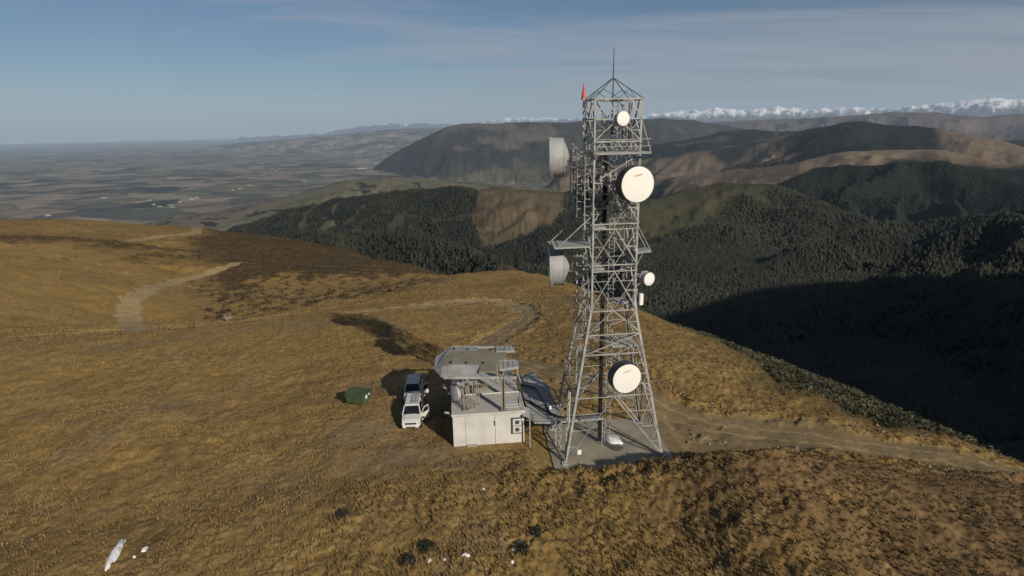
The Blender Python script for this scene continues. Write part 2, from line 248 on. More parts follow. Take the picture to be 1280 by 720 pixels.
# ---------------------------------------------------------------- materials
class NT:
    def __init__(s, name):
        s.m = bpy.data.materials.new(name); s.m.use_nodes = True; s.t = s.m.node_tree; s.n = s.t.nodes; s.l = s.t.links
        s.b = s.n['Principled BSDF']
    def node(s, typ, **kw):
        x = s.n.new(typ)
        for k, v in kw.items():
            if k.startswith('i_'): x.inputs[k[2:].replace('_', ' ')].default_value = v
            else: setattr(x, k, v)
        return x
    def link(s, a, b): s.l.new(a, b)
    def noise(s, scale, detail=4, rough=.55, vec=None, dist=0):
        x = s.node('ShaderNodeTexNoise'); x.inputs['Scale'].default_value = scale; x.inputs['Detail'].default_value = detail
        x.inputs['Roughness'].default_value = rough; x.inputs['Distortion'].default_value = dist
        if vec is not None: s.link(vec, x.inputs['Vector'])
        return x.outputs['Fac']
    def ramp(s, fac, stops):
        x = s.node('ShaderNodeValToRGB'); e = x.color_ramp.elements
        while len(e) < len(stops): e.new(.5)
        for i, (p, c) in enumerate(stops): e[i].position = p; e[i].color = (*c, 1) if len(c) == 3 else c
        s.link(fac, x.inputs['Fac']); return x.outputs['Color']
    def mix(s, fac, a, b, mode='MIX'):
        x = s.node('ShaderNodeMix', data_type='RGBA', blend_type=mode)
        for v, i in ((fac, 0), (a, 6), (b, 7)):
            if isinstance(v, bpy.types.NodeSocket): s.link(v, x.inputs[i])
            else: x.inputs[i].default_value = (*v, 1) if isinstance(v, tuple) else v
        return x.outputs[2]
    def math(s, op, a, b=None, clamp=False):
        x = s.node('ShaderNodeMath', operation=op); x.use_clamp = clamp
        for v, i in ((a, 0), (b, 1)):
            if v is None: continue
            if isinstance(v, bpy.types.NodeSocket): s.link(v, x.inputs[i])
            else: x.inputs[i].default_value = v
        return x.outputs[0]
    def bump(s, h, strength, dist, normal=None):
        x = s.node('ShaderNodeBump'); x.inputs['Distance'].default_value = dist
        if isinstance(strength, bpy.types.NodeSocket): s.link(strength, x.inputs['Strength'])
        else: x.inputs['Strength'].default_value = strength
        s.link(h, x.inputs['Height'])
        if normal is not None: s.link(normal, x.inputs['Normal'])
        return x.outputs['Normal']
    def obj(s): return s.node('ShaderNodeTexCoord').outputs['Object']
    def pos(s): return s.node('ShaderNodeNewGeometry').outputs['Position']
    def out(s, col=None, normal=None, rough=None, metal=None):
        for v, k in ((col, 'Base Color'), (normal, 'Normal'), (rough, 'Roughness'), (metal, 'Metallic')):
            if v is None: continue
            if isinstance(v, bpy.types.NodeSocket): s.link(v, s.b.inputs[k])
            else: s.b.inputs[k].default_value = (*v, 1) if isinstance(v, tuple) else v
        return s.m

def plain(name, col, rough=.6, metal=0., var=.12, scale=3., bump=0, dark=None):
    t = NT(name); v = t.obj(); f = t.noise(scale, 5, .6, v); d = dark or tuple(c*(1-var*2.2) for c in col)
    c = t.ramp(f, [(.32, d), (.62, col), (.8, tuple(min(1, k*(1+var*.5)) for k in col))])
    nrm = t.bump(t.noise(scale*6, 3, .6, v), .4, bump) if bump else None
    return t.out(c, nrm, rough, metal)

M = {}
M['steel'] = plain('galvanised_steel', (.36, .36, .345), .65, 0, .14, 1.2, dark=(.18, .18, .17))
M['steel_dark'] = plain('weathered_dark_steel', (.10, .10, .10), .6, .3, .2, 2.)
M['grating'] = plain('grey_steel_grating', (.30, .305, .30), .7, 0, .15, 1.6)
M['cable'] = plain('black_cable_sheath', (.012, .012, .013), .6, 0, .2, 4.)
M['radome'] = plain('cream_radome_sheet', (.75, .73, .68), .55, 0, .03, .8)
M['radome_white'] = plain('white_radome_plastic', (.72, .72, .70), .5, 0, .05, .9)
M['shroud'] = plain('pale_grey_painted_dish_metal', (.36, .365, .36), .5, 0, .08, 1.1)
M['shroud_dark'] = plain('dark_shaded_dish_metal', (.05, .055, .06), .5, .1, .15, 1.1)  # shading of the near dishes' drums put into the tone; rear dish shares it
M['red'] = plain('faded_red_plastic', (.55, .07, .035), .5, 0, .12, 2.)
M['redprint'] = plain('red_printed_vinyl', (.55, .12, .08), .6, 0, .05, 2.)
M['hut_wall'] = plain('light_grey_painted_wall_panel', (.54, .53, .49), .75, 0, .06, .6, dark=(.42, .41, .375))
M['hut_roof'] = plain('weathered_grey_roof_membrane', (.42, .41, .385), .85, 0, .10, .5, bump=.01)
M['shield'] = plain('olive_stained_steel_plate', (.22, .20, .145), .75, 0, .12, .7)
M['shield_light'] = plain('pale_galvanised_sheet', (.33, .33, .315), .65, 0, .15, .8)
M['column'] = plain('tan_painted_steel_column', (.25, .225, .17), .7, 0, .12, 1.)
M['concrete'] = plain('dusty_concrete', (.27, .245, .185), .9, 0, .16, .45, bump=.02)
M['concrete_clean'] = plain('pale_concrete_footing', (.30, .29, .26), .9, 0, .12, 1.5)
M['carpaint'] = plain('white_car_paint', (.6, .6, .57), .35, 0, .03, .6)
M['glass'] = plain('dark_vehicle_glass', (.012, .014, .017), .12, 0, .05, 1.)
M['rubber'] = plain('black_tyre_rubber', (.02, .02, .02), .85, 0, .15, 3.)
M['trim'] = plain('black_plastic_trim', (.025, .025, .027), .6, 0, .15, 3.)
M['chrome'] = plain('silver_wheel_metal', (.5, .5, .5), .35, .8, .05, 2.)
M['lamp_glass'] = plain('clear_lamp_lens', (.6, .6, .58), .15, 0, .05, 2.)
M['orange'] = plain('amber_lens', (.6, .2, .03), .3, 0, .05, 2.)
M['interior'] = plain('grey_vehicle_interior', (.06, .06, .065), .8, 0, .2, 4.)
M['green'] = plain('dull_green_painted_steel', (.055, .088, .04), .65, 0, .18, 1.4, dark=(.04, .062, .03))
M['green_dark'] = plain('dark_green_lid_plastic', (.045, .075, .038), .65, 0, .14, 1.4)
M['white'] = plain('white_painted_metal', (.75, .75, .73), .5, 0, .04, 1.)
M['black'] = plain('black_recess', (.01, .01, .01), .8, 0, .1, 1.)
M['wood'] = plain('weathered_timber', (.10, .075, .05), .85, 0, .2, 5.)
M['rock'] = plain('pale_grey_rock', (.38, .34, .29), .9, 0, .2, 5., bump=.02)
M['snowlump'] = plain('old_crusted_snow', (.72, .73, .76), .7, 0, .07, 5., bump=.02)
M['bushleaf'] = plain('dark_green_shrub_leaf', (.035, .038, .022), .8, 0, .3, 3.)
M['wet'] = plain('wet_concrete', (.09, .085, .07), .45, 0, .1, 2.)
M['farmwhite'] = plain('pale_farm_roof', (.30, .29, .26), .7, 0, .1, .02)
M['twig'] = plain('grey_brown_twig', (.05, .04, .03), .9, 0, .2, 5.)

# shrubs on the valley edge, tussock blades and pine foliage vary from plant to plant
def foliage(name, a, b, c, scale, rough=.8):
    t = NT(name); p = t.pos(); f = t.noise(scale, 3, .7, p)
    at = t.node('ShaderNodeAttribute', attribute_name='tone').outputs['Fac']
    col = t.ramp(t.math('ADD', t.math('MULTIPLY', f, .6), t.math('MULTIPLY', at, .5)), [(.25, a), (.55, b), (.85, c)])
    return t.out(col, None, rough)
M['pine'] = foliage('pine_foliage', (.011, .014, .008), (.022, .025, .013), (.037, .039, .019), .02)
M['shrubs'] = foliage('hillside_shrub_leaf', (.03, .031, .017), (.052, .053, .027), (.078, .08, .038), .3)
M['tussock'] = foliage('dry_tussock_blade', (.125, .082, .031), (.225, .149, .054), (.30, .207, .083), .12)
M['heathleaf'] = foliage('brown_heath_leaf', (.034, .023, .011), (.06, .04, .017), (.095, .064, .028), .05)
M['stone'] = foliage('pale_track_stone', (.08, .062, .04), (.16, .125, .085), (.26, .22, .16), 1.5)

def terrain_mat():
    t = NT('hill_country_ground'); p = t.pos()
    at = lambda n: t.node('ShaderNodeAttribute', attribute_name=n)
    cov = at('cover').outputs['Color']; near = at('near').outputs['Fac']; forest = at('forest').outputs['Fac']; farm = at('farm').outputs['Fac']
    # near: tussock speckle
    n1 = t.noise(2.2, 6, .7, p); n2 = t.noise(.35, 4, .6, p); n3 = t.noise(9., 3, .7, p)
    sp = t.math('ADD', t.math('MULTIPLY', n1, .5), t.math('ADD', t.math('MULTIPLY', n3, .3), t.math('MULTIPLY', n2, .2)))
    g = t.ramp(sp, [(.34, (.5, .46, .42)), (.5, (1., 1., 1.)), (.66, (1.4, 1.38, 1.3))])
    c1 = t.mix(near, cov, t.mix(1., cov, g, 'MULTIPLY'))
    # middle distance mottling
    m1 = t.noise(.012, 7, .68, p); m2 = t.noise(.0022, 5, .6, p)
    gm = t.ramp(t.math('ADD', t.math('MULTIPLY', m1, .6), t.math('MULTIPLY', m2, .4)), [(.36, (.62, .62, .62)), (.5, (1, 1, 1)), (.66, (1.4, 1.38, 1.3))])
    far_ = t.math('SUBTRACT', 1., near)
    c2 = t.mix(far_, c1, t.mix(1., c1, gm, 'MULTIPLY'))
    # farmland: paddocks with hedge lines
    mp = t.node('ShaderNodeMapping'); t.link(p, mp.inputs['Vector']); mp.inputs['Rotation'].default_value = (0, 0, .5); mp.inputs['Scale'].default_value = (1/620, 1/480, 0)
    w = t.node('ShaderNodeTexNoise'); w.inputs['Scale'].default_value = .8; w.inputs['Detail'].default_value = 2; t.link(mp.outputs[0], w.inputs['Vector'])
    wv = t.node('ShaderNodeVectorMath', operation='MULTIPLY_ADD'); t.link(w.outputs['Color'], wv.inputs[0]); wv.inputs[1].default_value = (.5, .5, 0); t.link(mp.outputs[0], wv.inputs[2])
    vo = t.node('ShaderNodeTexVoronoi', distance='CHEBYCHEV'); vo.inputs['Scale'].default_value = 1; vo.inputs['Randomness'].default_value = .75; t.link(wv.outputs[0], vo.inputs['Vector'])
    sx = t.node('ShaderNodeSeparateColor'); t.link(vo.outputs['Color'], sx.inputs[0])
    big = t.noise(1/2600, 4, .6, p)
    fc = t.ramp(t.math('ADD', t.math('MULTIPLY', sx.outputs[0], .55), t.math('MULTIPLY', big, .5)), [(.22, (.045, .05, .045)), (.36, (.08, .082, .06)), (.46, (.135, .12, .08)), (.56, (.185, .14, .11)), (.66, (.24, .195, .155)), (.80, (.11, .125, .075))])
    ve = t.node('ShaderNodeTexVoronoi', feature='DISTANCE_TO_EDGE'); ve.inputs['Randomness'].default_value = .75; t.link(wv.outputs[0], ve.inputs['Vector']); ve.inputs['Scale'].default_value = 1
    hedge = t.ramp(ve.outputs['Distance'], [(.035, (1, 1, 1)), (.06, (0, 0, 0))])
    hd = t.math('MULTIPLY', hedge, t.noise(1/900, 3, .6, p))
    fc = t.mix(hd, fc, (.02, .026, .018))
    wood = t.ramp(t.noise(1/1500, 6, .65, p), [(.56, (0, 0, 0)), (.60, (1, 1, 1))])
    fc = t.mix(wood, fc, (.03, .033, .026))
    pale = t.ramp(t.noise(1/420, 6, .7, p), [(.66, (0, 0, 0)), (.70, (1, 1, 1))])
    fc = t.mix(t.math('MULTIPLY', pale, .6), fc, (.30, .27, .23))
    c3 = t.mix(farm, c2, fc)
    # forest crowns as relief, plus shade between crowns painted into the colour
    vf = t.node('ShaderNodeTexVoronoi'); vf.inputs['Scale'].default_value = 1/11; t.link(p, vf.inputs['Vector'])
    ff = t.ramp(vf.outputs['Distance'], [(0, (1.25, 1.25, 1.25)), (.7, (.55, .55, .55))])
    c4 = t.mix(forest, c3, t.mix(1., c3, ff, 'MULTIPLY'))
    inv = t.math('SUBTRACT', 1., vf.outputs['Distance'])
    b1 = t.bump(inv, t.math('MULTIPLY', forest, .8), 7.)
    b2 = t.bump(t.noise(1.4, 6, .75, p), t.math('MULTIPLY', near, .5), .2, b1)
    b3 = t.bump(t.noise(.03, 7, .7, p), t.math('MULTIPLY', far_, .5), 9., b2)
    t.b.inputs['Specular IOR Level'].default_value = .15
    return t.out(c4, b3, .95)
M['terrain'] = terrain_mat()
# ---------------------------------------------------------------- the ground, one polar sheet out past the horizon
ang = np.concatenate([np.arange(-46, 46.01, .1), np.arange(49, 313, 3.)])
ang = np.radians(ang); NA = len(ang)
def gsteps(a, b, k): return np.geomspace(a, b, int(math.log(b/a)/k)+1)[:-1]
rad = np.concatenate([[3., 8, 14, 20], gsteps(26, 90, .0036), gsteps(90, 420, .0055), gsteps(420, 6000, .009), gsteps(6000, 30000, .014), gsteps(30000, 80000, .009), gsteps(80000, 110001, .03), [110000.]])
RR, AA = np.meshgrid(rad, ang, indexing='ij'); GX = (RR*np.sin(AA)).ravel(); GY = (RR*np.cos(AA)).ravel()
GZ, GI = heights(GX, GY)
GR = RR.ravel(); GT = np.degrees(AA.ravel()); NG = len(GX)
hill = GI == 0

TR = {}   # distances to the tracks
def pdist(pts, m):
    d = np.full(NG, 1e9); q, _ = polydist(GX[m], GY[m], pts); d[m] = q; return d
nearm = hill & (GR < 600)
road_pts = [(60, 33), (46, 38.5)]+[p[:2] for p in ROADS['road']]+[(13, 57), (9, 61), (3, 67), (-2, 73)]+[p[:2] for p in ROADS['road_up']]+[(-20, 113), (-29, 104)]
wobx = .35*fbm(GX*.5, GY*.5, 3, 41)
d_road = pdist(road_pts, nearm)+wobx*1.5
d_far = pdist([p[:2] for p in ROADS['track_far']], nearm)+1.0*fbm(GX*.25, GY*.25, 3, 42)
d_far2 = pdist([p[:2] for p in ROADS['track_far2']], nearm)+1.2*fbm(GX*.15, GY*.15, 3, 43)
d_mid = pdist([(-29, 104.)]+[p[:2] for p in ROADS['track_mid']], nearm)+.5*fbm(GX*.3, GY*.3, 3, 44)
road = 1-sstep(1.7, 2.6, d_road); 
widen = 1.3*np.exp(-((GX-19)**2/120+(GY-48.6)**2/15)); road = np.maximum(road, sstep(.3, .6, widen+wobx*.35))
road = np.maximum(road, (1-sstep(2.2, 3.1, d_far)))
road = np.maximum(road, (1-sstep(2.2, 3.4, d_far2))*.9)
worn = np.zeros(NG)                              # trampled earth around the huts
for cx, cy, sx, sy, a in ((-9, 44.5, 7, 2.2, .75), (-14.5, 50, 4.5, 3.5, .7), (-9.5, 56, 4, 6, .8), (-13, 62, 8, 4, .55), (5, 59, 6, 4, .5), (-18, 43, 5, 3, .35), (-37, 58, 9, 5, .25), (0, 44.3, 4, 1, .3)):
    worn = np.maximum(worn, a*np.exp(-((GX-cx)/sx)**2-((GY-cy)/sy)**2))
worn = np.where(hill, np.clip(worn*1.25+.35*fbm(GX*.35, GY*.35, 4, 45)*(worn > .08), 0, 1), 0)
worn = np.maximum(worn, (1-sstep(.8, 2.2, d_mid))*.55)
# tussock relief and wheel ruts
m = hill & (GR < 460); x = GX[m]; y = GY[m]; r = GR[m]
amt = (1-road[m])*(1-.8*worn[m])*sstep(25, 30, r)
pad_free = sstep(.2, 1.0, rrect(x, y, 7.9, 46.5, 6.1, 5.1, .09)); amt = amt*pad_free*sstep(0, .6, rrect(x, y, -2.9, 52, 3.4, 6, .1))
wx = x+.3*fbm(x*1.1, y*1.1, 2, 61); wy = y+.3*fbm(x*1.1, y*1.1, 2, 62)
c1 = 1-np.minimum(1, cells(wx/.62, wy/.62, 5)*1.25); c2 = 1-np.minimum(1, cells(wx/1.9, wy/1.9, 8)*1.2)
rel = .19*c1*(.45+.55*sstep(-.3, .5, fbm(x/5, y/5, 3, 63)))+.16*c2
rel = rel*(1-sstep(120, 260, r))+1.2*(1-np.minimum(1, cells(x/5.5, y/5.5, 12)*1.3))*sstep(120, 260, r)*sstep(-.2, .4, fbm(x/30, y/30, 3, 64))
GZ[m] += rel*amt
scr = np.exp(-((x-9.5)/9)**2-((y-38.5)/3)**2)      # churned bank in front of the pad
GZ[m] += .35*fbm(x*.9, y*.9, 4, 65)*scr*pad_free
GZ[m] -= .10*(road[m] > .3)+.05*np.exp(-((d_road[m]-.85)/.25)**2)
bankz = .28*np.exp(-((d_road[m]-3.2)/.7)**2)*sstep(-.2, .5, fbm(x*.4, y*.4, 3, 66))*pad_free; GZ[m] += bankz
tone = np.zeros(NG); tone[m] = c1

# land cover
def A(*c): return np.array(c, float)
gold = A(.222, .146, .050); pale_gold = A(.268, .184, .071); brown = A(.14, .086, .036); russet = A(.135, .086, .043); dirt = A(.25, .182, .10); grey_dirt = A(.225, .168, .10)
olive = A(.047, .046, .023); pine = A(.014, .019, .013); heath = A(.064, .045, .019)
cov = np.zeros((NG, 3)); forest = np.zeros(NG); farm = np.zeros(NG)
def mixc(m, c, w): cov[m] = cov[m]*(1-w[:, None])+c*w[:, None]
x = GX[hill]; y = GY[hill]; r = GR[hill]; th = GT[hill]
base = gold[None]*np.ones((hill.sum(), 1)); cov[hill] = base
n_big = fbm(x/38, y/38, 4, 71); n_mid = fbm(x/9, y/9, 4, 72); n_sm = fbm(x/2.5, y/2.5, 4, 73)
mixc(hill, pale_gold, np.clip(.35+.9*n_big, 0, 1)*.6)
mixc(hill, brown, sstep(.15, .75, n_mid*.7+n_sm*.5)*.55)
mixc(hill, russet, sstep(2, 22, x+2*n_mid*3)*(1-sstep(39, 42.5, y-.02*x))*.9)                  # redder scrub low on the right
mixc(hill, A(.128, .086, .038), (1-sstep(-30, 5, x))*(1-sstep(36, 60, y))*np.clip(.35+.7*n_mid, 0, .7))
# brown heath on the far slope behind the dip, with dark bushes along its edge
heathm = sstep(0, 1, (r-(200+1.4*(th+26)*2))/34+n_mid*1.0+n_big*.9+n_sm*.5)*sstep(-31, -24, th+3*n_big)*(1-sstep(2, 6, th))
mixc(hill, heath, heathm*.92)
band = np.exp(-((r-315-30*n_big)/34)**2)*(1-sstep(-24, -16, th))
mixc(hill, heath*1.15, np.clip(band*1.1-.1+n_mid*.55*(r > 255)+n_sm*.3*(r > 255), 0, .75))
scat = sstep(.08, .3, fbm(x/4, y/4, 4, 74)+.35*n_big)*sstep(115, 170, r)*(1-sstep(-10, -3, th))*sstep(-29.5, -27, th+2*n_mid)*(1-sstep(230, 260, r))
mixc(hill, A(.05, .037, .016), scat*.8)
bare = sstep(.28, .6, fbm(x/7, y/11, 4, 91)+.25*n_sm)*(r < 110)*(1-sstep(2, 9, x)); mixc(hill, A(.19, .138, .082), bare*.6)
wind = fbm((x*.94+y*.34)/.9, (y*.94-x*.34)/3.2, 3, 92); mixc(hill, pale_gold*1.1, np.clip(wind, 0, 1)*.5*(r < 160)); mixc(hill, brown, np.clip(-wind, 0, 1)*.5*(r < 160))
# shrubs along the valley side
edge = sstep(0, 7, (x-27)-(95-y)*.0-np.interp(y, [40, 46, 52, 60, 70, 85, 110, 150], [10, 3.5, -.5, -3.5, -3, -3, 0, 8])+2.2*n_mid)*sstep(46, 50, y-.1*(x-30))
mixc(hill, olive, edge*.95)
deep = sstep(120, 260, r)*sstep(3, 8, th)+sstep(470, 560, r)+(sstep(2, 12, x-62))
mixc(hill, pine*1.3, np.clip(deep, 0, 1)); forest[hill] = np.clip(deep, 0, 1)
mixc(hill, A(.20, .145, .088), worn[hill]*(.8+.3*n_sm.clip(-1, 1)))
rutn = np.clip(.5+.6*fbm(x*1.2, y*1.2, 3, 75), 0, 1)[:, None]
dirt_far = 1+.6*sstep(90, 150, r)[:, None]
rt2 = np.exp(-((d_road[hill]-.85)/.22)**2)[:, None]
cov[hill] = cov[hill]*(1-road[hill][:, None])+road[hill][:, None]*(A(.205, .152, .080)*rutn+A(.25, .185, .098)*(1-rutn))*dirt_far*(.85+.4*rt2)
brr = np.where(nearm, bankz.max()*0, 0)
# soot-dark hollow beside the bank and grass pits
far = ~hill
cov[far] = pine
N1 = lambda s, k: fbm(GX/s, GY/s, 4, k)
tanc = A(.155, .116, .078); olg = A(.10, .092, .052); purp = A(.075, .056, .045)
def lay(n): return GI == LN.index(n)+1
for n in LN:
    m = lay(n)
    if not m.any(): continue
    x = GX[m]; y = GY[m]; r = GR[m]; th = GT[m]; z = GZ[m]; k = np.array(LAYERS[n]); Rc = np.interp(th, k[:, 0], k[:, 1]); d = Rc-r
    def mx(c, w): mixc(m, c, np.clip(w, 0, 1))
    fo = np.ones(m.sum())
    if n == 'spur':
        w = sstep(.1, .45, fbm(x/90, y/90, 4, 3)); mx(A(.05, .053, .028), w*.9); fo = 1-w*.8
        w = sstep(-3.5, 2.5, th)*sstep(-40, 60, 90-d+40*fbm(x/60, y/60, 3, 8)); mx(A(.10, .07, .042), w*.9); fo = fo*(1-w)
    elif n == 'forest_left':
        w = sstep(-3.6, -3.2, th+.5*fbm(x/150, y/150, 3, 6))*(1-sstep(5.0, 6.2, th+1.2*fbm(x/300, y/300, 3, 4)))*(1-sstep(440, 480, d+45*fbm(x/120, y/120, 4, 5)+42*np.maximum(th+.5, 0)))
        mx(A(.135, .102, .062), w*(.85+.25*fbm(x/90, y/90, 4, 19))); fo = 1-w
        w = sstep(7, 11, th)*(1-sstep(22, 25, th))*(1-sstep(210, 430, d+170*fbm(x/160, y/160, 4, 5)+24*(th-14)))
        mx(A(.13, .10, .058), w*.9); fo = fo*(1-w)
        w = (1-sstep(-13, -6, th))*sstep(.30, .36, fbm(x/110, y/110, 3, 15)); mx(A(.10, .09, .06), w*.7); fo = fo*(1-w)
        mx(A(.03, .036, .019), (1-w)*.5*sstep(-.2, .5, fbm(x/300, y/300, 3, 16))); mx(A(.040, .044, .023), (1-w)*sstep(5, 9, th)*.75)
    elif n in ('forest_right', 'low_right'):
        mx(A(.021, .026, .015), .55*sstep(-.1, .5, fbm(x/120, y/120, 4, 3)))
    elif n == 'round_hill':
        mx(A(.02, .025, .016), .5*sstep(-.1, .4, fbm(x/400, y/400, 4, 3)))
    elif n == 'tan_ridge':
        w = 1-sstep(.0, .35, fbm(x/700, y/700, 4, 9)+sstep(300, 1500, d)*.7); mx(tanc, w); fo = 1-w
    elif n == 'peak':
        w = 1-sstep(23.5, 25.5, th+1.2*fbm(x/800, y/800, 4, 2))*(1-sstep(34.5, 35.6, th+.8*fbm(x/500, y/500, 4, 4)))*(1-sstep(1500, 1900, d+300*fbm(x/500, y/500, 4, 5)+60*(th-30)))
        w2 = sstep(.12, .3, fbm(x/900, y/900, 4, 17)); mx(tanc*.95, w*(1-.75*w2)); fo = 1-w*(1-w2)
    elif n == 'dark_hill': mx(tanc*.8, sstep(.25, .45, fbm(x/1200, y/1200, 4, 3)))
    elif n == 'blue_hill':
        w = sstep(.0, .2, fbm(x/1300, y/1300, 4, 21)+.85*np.exp(-((th+2.0)/3.0)**2)-.62+.35*np.exp(-((d-600)/900)**2)); mx(A(.125, .10, .078), w*.65); fo = 1-w; w3 = sstep(2600, 3600, d+700*fbm(x/900, y/900, 3, 6)); mx(olg, w3*.6); mx(purp, .35*(1-w3)); fo = fo*(1-w3)
    elif n in ('brown_range', 'far_hills'):
        mx(purp, np.ones(len(x))); mx(A(.115, .085, .066), sstep(-.1, .5, fbm(x/2500, y/2500, 4, 3))*.8); fo = fo*0
    elif n == 'snow':
        mx(A(.07, .06, .058), np.ones(len(x))); line = 640+300*fbm(x/2500, y/2500, 4, 3)-60*(th < 8)
        g_ = ridged(x/900, y/900, 5, 33); mx(A(.86, .87, .88), sstep(0, 160, z-line)*(1-.75*sstep(.54, .68, g_+(900-z)/1900))); fo = fo*0
    elif n == 'downs':
        mx(olg, np.ones(len(x))); mx(A(.14, .105, .078), sstep(.1, .4, fbm(x/700, y/700, 4, 5))*.8)
        w = sstep(.36, .42, fbm(x/320, y/320, 4, 25)); mx(pine*1.3, w); fo = w
    forest[m] = fo
m = GI == 99; r = GR[m]; th = GT[m]
w = (1-sstep(5, 11, th+2*fbm(GX[m]/3000, GY[m]/3000, 3, 2)))*sstep(2800, 4300, r+600*fbm(GX[m]/900, GY[m]/900, 3, 3))
w = np.maximum(w, sstep(14000, 20000, r)); farm[m] = w; forest[m] = 1-w
m = GI == LN.index('far_hills')+1; farm[m] = 1.; forest[m] = 0
near_ = np.where(hill, 1-.75*sstep(150, 420, GR), 0.); near_ = near_*(1-forest)
rock_tint = (GI == LN.index('snow')+1)
forest = np.where(GR > 12000, forest*.4, forest)

NRg = len(rad); ii, jj = np.meshgrid(np.arange(NRg-1), np.arange(NA), indexing='ij'); j2 = (jj+1) % NA
Q = np.stack([ii*NA+jj, ii*NA+j2, (ii+1)*NA+j2, (ii+1)*NA+jj], -1).reshape(-1, 4)[:, ::-1]
V = np.stack([GX, GY, GZ], 1)
fi = GI[Q[:, 0]]; fr = GR[Q[:, 0]]; froad = road[Q].mean(1) > .55
grp = np.where(froad & (fi == 0), 1, np.where(fi == 0, 0, np.where((fi == LN.index('snow')+1), 4, np.where((fi == 99) & (fr > 4500), 3, 2))))
for gi, nm in enumerate(('hillside', 'dirt_track', 'hills', 'plain', 'snowy_mountains')):
    F = Q[grp == gi]
    if not len(F): continue
    u, inv = np.unique(F, return_inverse=True); F2 = inv.reshape(F.shape)
    if gi == 0:
        V0 = V[u]
    o = bigmesh(nm, V[u], F2, M['terrain'], dict(cover=cov[u], near=near_[u], forest=forest[u], farm=farm[u]), smooth=(gi != 4))
    tag(o, {'hillside': 'golden tussock covered mountain top around the tower and huts', 'dirt_track': 'pale brown dirt track crossing the grassy ridge', 'hills': 'dark forest and bare brown hills beyond the ridge', 'plain': 'patchwork farmland plain fading to the horizon', 'snowy_mountains': 'white snow capped range along the right skyline'}[nm], kind='structure')
c0 = MB(); c0.add([(3*math.sin(a), 3*math.cos(a), float(GZ[i])) for i, a in enumerate(ang)]+[(0, 0, float(GZ[:NA].mean()))], [(i, (i+1) % NA, NA) for i in range(NA)])
gc = c0.build('hillside', M['terrain']); tag(gc, 'small patch of grass slope straight below the viewpoint', kind='structure')
ca = gc.data.attributes.new('cover', 'FLOAT_COLOR', 'POINT')
for q in ca.data: q.color = (*gold, 1)
na = gc.data.attributes.new('near', 'FLOAT', 'POINT')
for q in na.data: q.value = 1.

# interpolated ground height for things that stand on the home hill (includes the tussock relief)
def ground(px, py):
    r = math.hypot(px, py); a = math.degrees(math.atan2(px, py)); i = int(np.clip(np.searchsorted(rad, r)-1, 0, NRg-2)); j = int(np.clip((a+46)/.1, 0, 919))
    f = (r-rad[i])/(rad[i+1]-rad[i]); g = (a+46)/.1-j; Z = GZ
    return float((Z[i*NA+j]*(1-g)+Z[i*NA+j+1]*g)*(1-f)+(Z[(i+1)*NA+j]*(1-g)+Z[(i+1)*NA+j+1]*g)*f)
def ground_many(X, Y):
    r = np.hypot(X, Y); a = np.degrees(np.arctan2(X, Y)); i = np.clip(np.searchsorted(rad, r)-1, 0, NRg-2); j = np.clip(((a+46)/.1).astype(int), 0, 919)
    f = (r-rad[i])/(rad[i+1]-rad[i]); g = (a+46)/.1-j
    return (GZ[i*NA+j]*(1-g)+GZ[i*NA+j+1]*g)*(1-f)+(GZ[(i+1)*NA+j]*(1-g)+GZ[(i+1)*NA+j+1]*g)*f, i*NA+j

# tussock clumps: splayed blades
def scatter(verts_fn, X, Y, S, name, mat, label, cat, tone_arr, yaw=None, lift=0.):
    T, F = verts_fn; n = len(X); nv = len(T[0]); a = NR.uniform(0, 2*np.pi, n) if yaw is None else yaw
    ti = NR.integers(0, len(T), n); B = np.array(T)[ti]                     # n,nv,3
    ca, sa = np.cos(a)[:, None], np.sin(a)[:, None]; P = np.empty((n, nv, 3)); s = S[:, None]
    P[..., 0] = (B[..., 0]*ca-B[..., 1]*sa)*s+X[:, None]; P[..., 1] = (B[..., 0]*sa+B[..., 1]*ca)*s+Y[:, None]
    Z, _ = ground_many(X, Y); hs = NR.uniform(.8, 1.25, n)[:, None]; P[..., 2] = B[..., 2]*s*hs+Z[:, None]+lift
    FF = (np.array(F)[None]+np.arange(n)[:, None, None]*nv).reshape(-1, len(F[0]))
    o = bigmesh(name, P.reshape(-1, 3), FF, mat, dict(tone=np.repeat(tone_arr, nv)), smooth=False)
    return tag(o, label, cat, kind='stuff')
def tuss_templates():
    T = []
    for k in range(6):
        q = np.random.default_rng(k); v = []
        for b in range(9):
            a = q.uniform(0, 2*np.pi); l = q.uniform(.55, 1); h = q.uniform(.45, .9); w = .11
            d = np.array([math.cos(a), math.sin(a)]); p = np.array([-d[1], d[0]])*w; o = d*.06
            e = d*l*.62
            v += [(*(o-p), -.12), (*(o+p), -.12), (*(e*.75), h)]
        T.append(v)
    return T, [(3*i, 3*i+1, 3*i+2) for i in range(9)]
n = 75000
u = NR.random(n); rr = 29+(130-29)*u**1.25; tt = np.radians(NR.uniform(-45, 45, n)); X = rr*np.sin(tt); Y = rr*np.cos(tt)
Z, gi = ground_many(X, Y)
keep = (GI[gi] == 0) & (road[gi] < .25) & (NR.random(n) > worn[gi]*1.1) & (forest[gi] < .3)
keep &= (rrect(X, Y, 7.9, 46.5, 6.3, 5.3, .09) > .1) & (rrect(X, Y, -2.9, 52, 3.5, 6.2, .1) > .05) & (rrect(X, Y, -10.2, 54.5, 1.5, 5.2, .16) > 0)
keep &= NR.random(n) < .55+.8*fbm(X/4, Y/4, 3, 81)+.3*tone[gi]
X = X[keep]; Y = Y[keep]; tn = np.clip(.45+.5*fbm(X/7, Y/7, 3, 82)+NR.normal(0, .14, len(X))-.5*sstep(3, 20, X)*(1-sstep(39, 42, Y)), 0, 1)
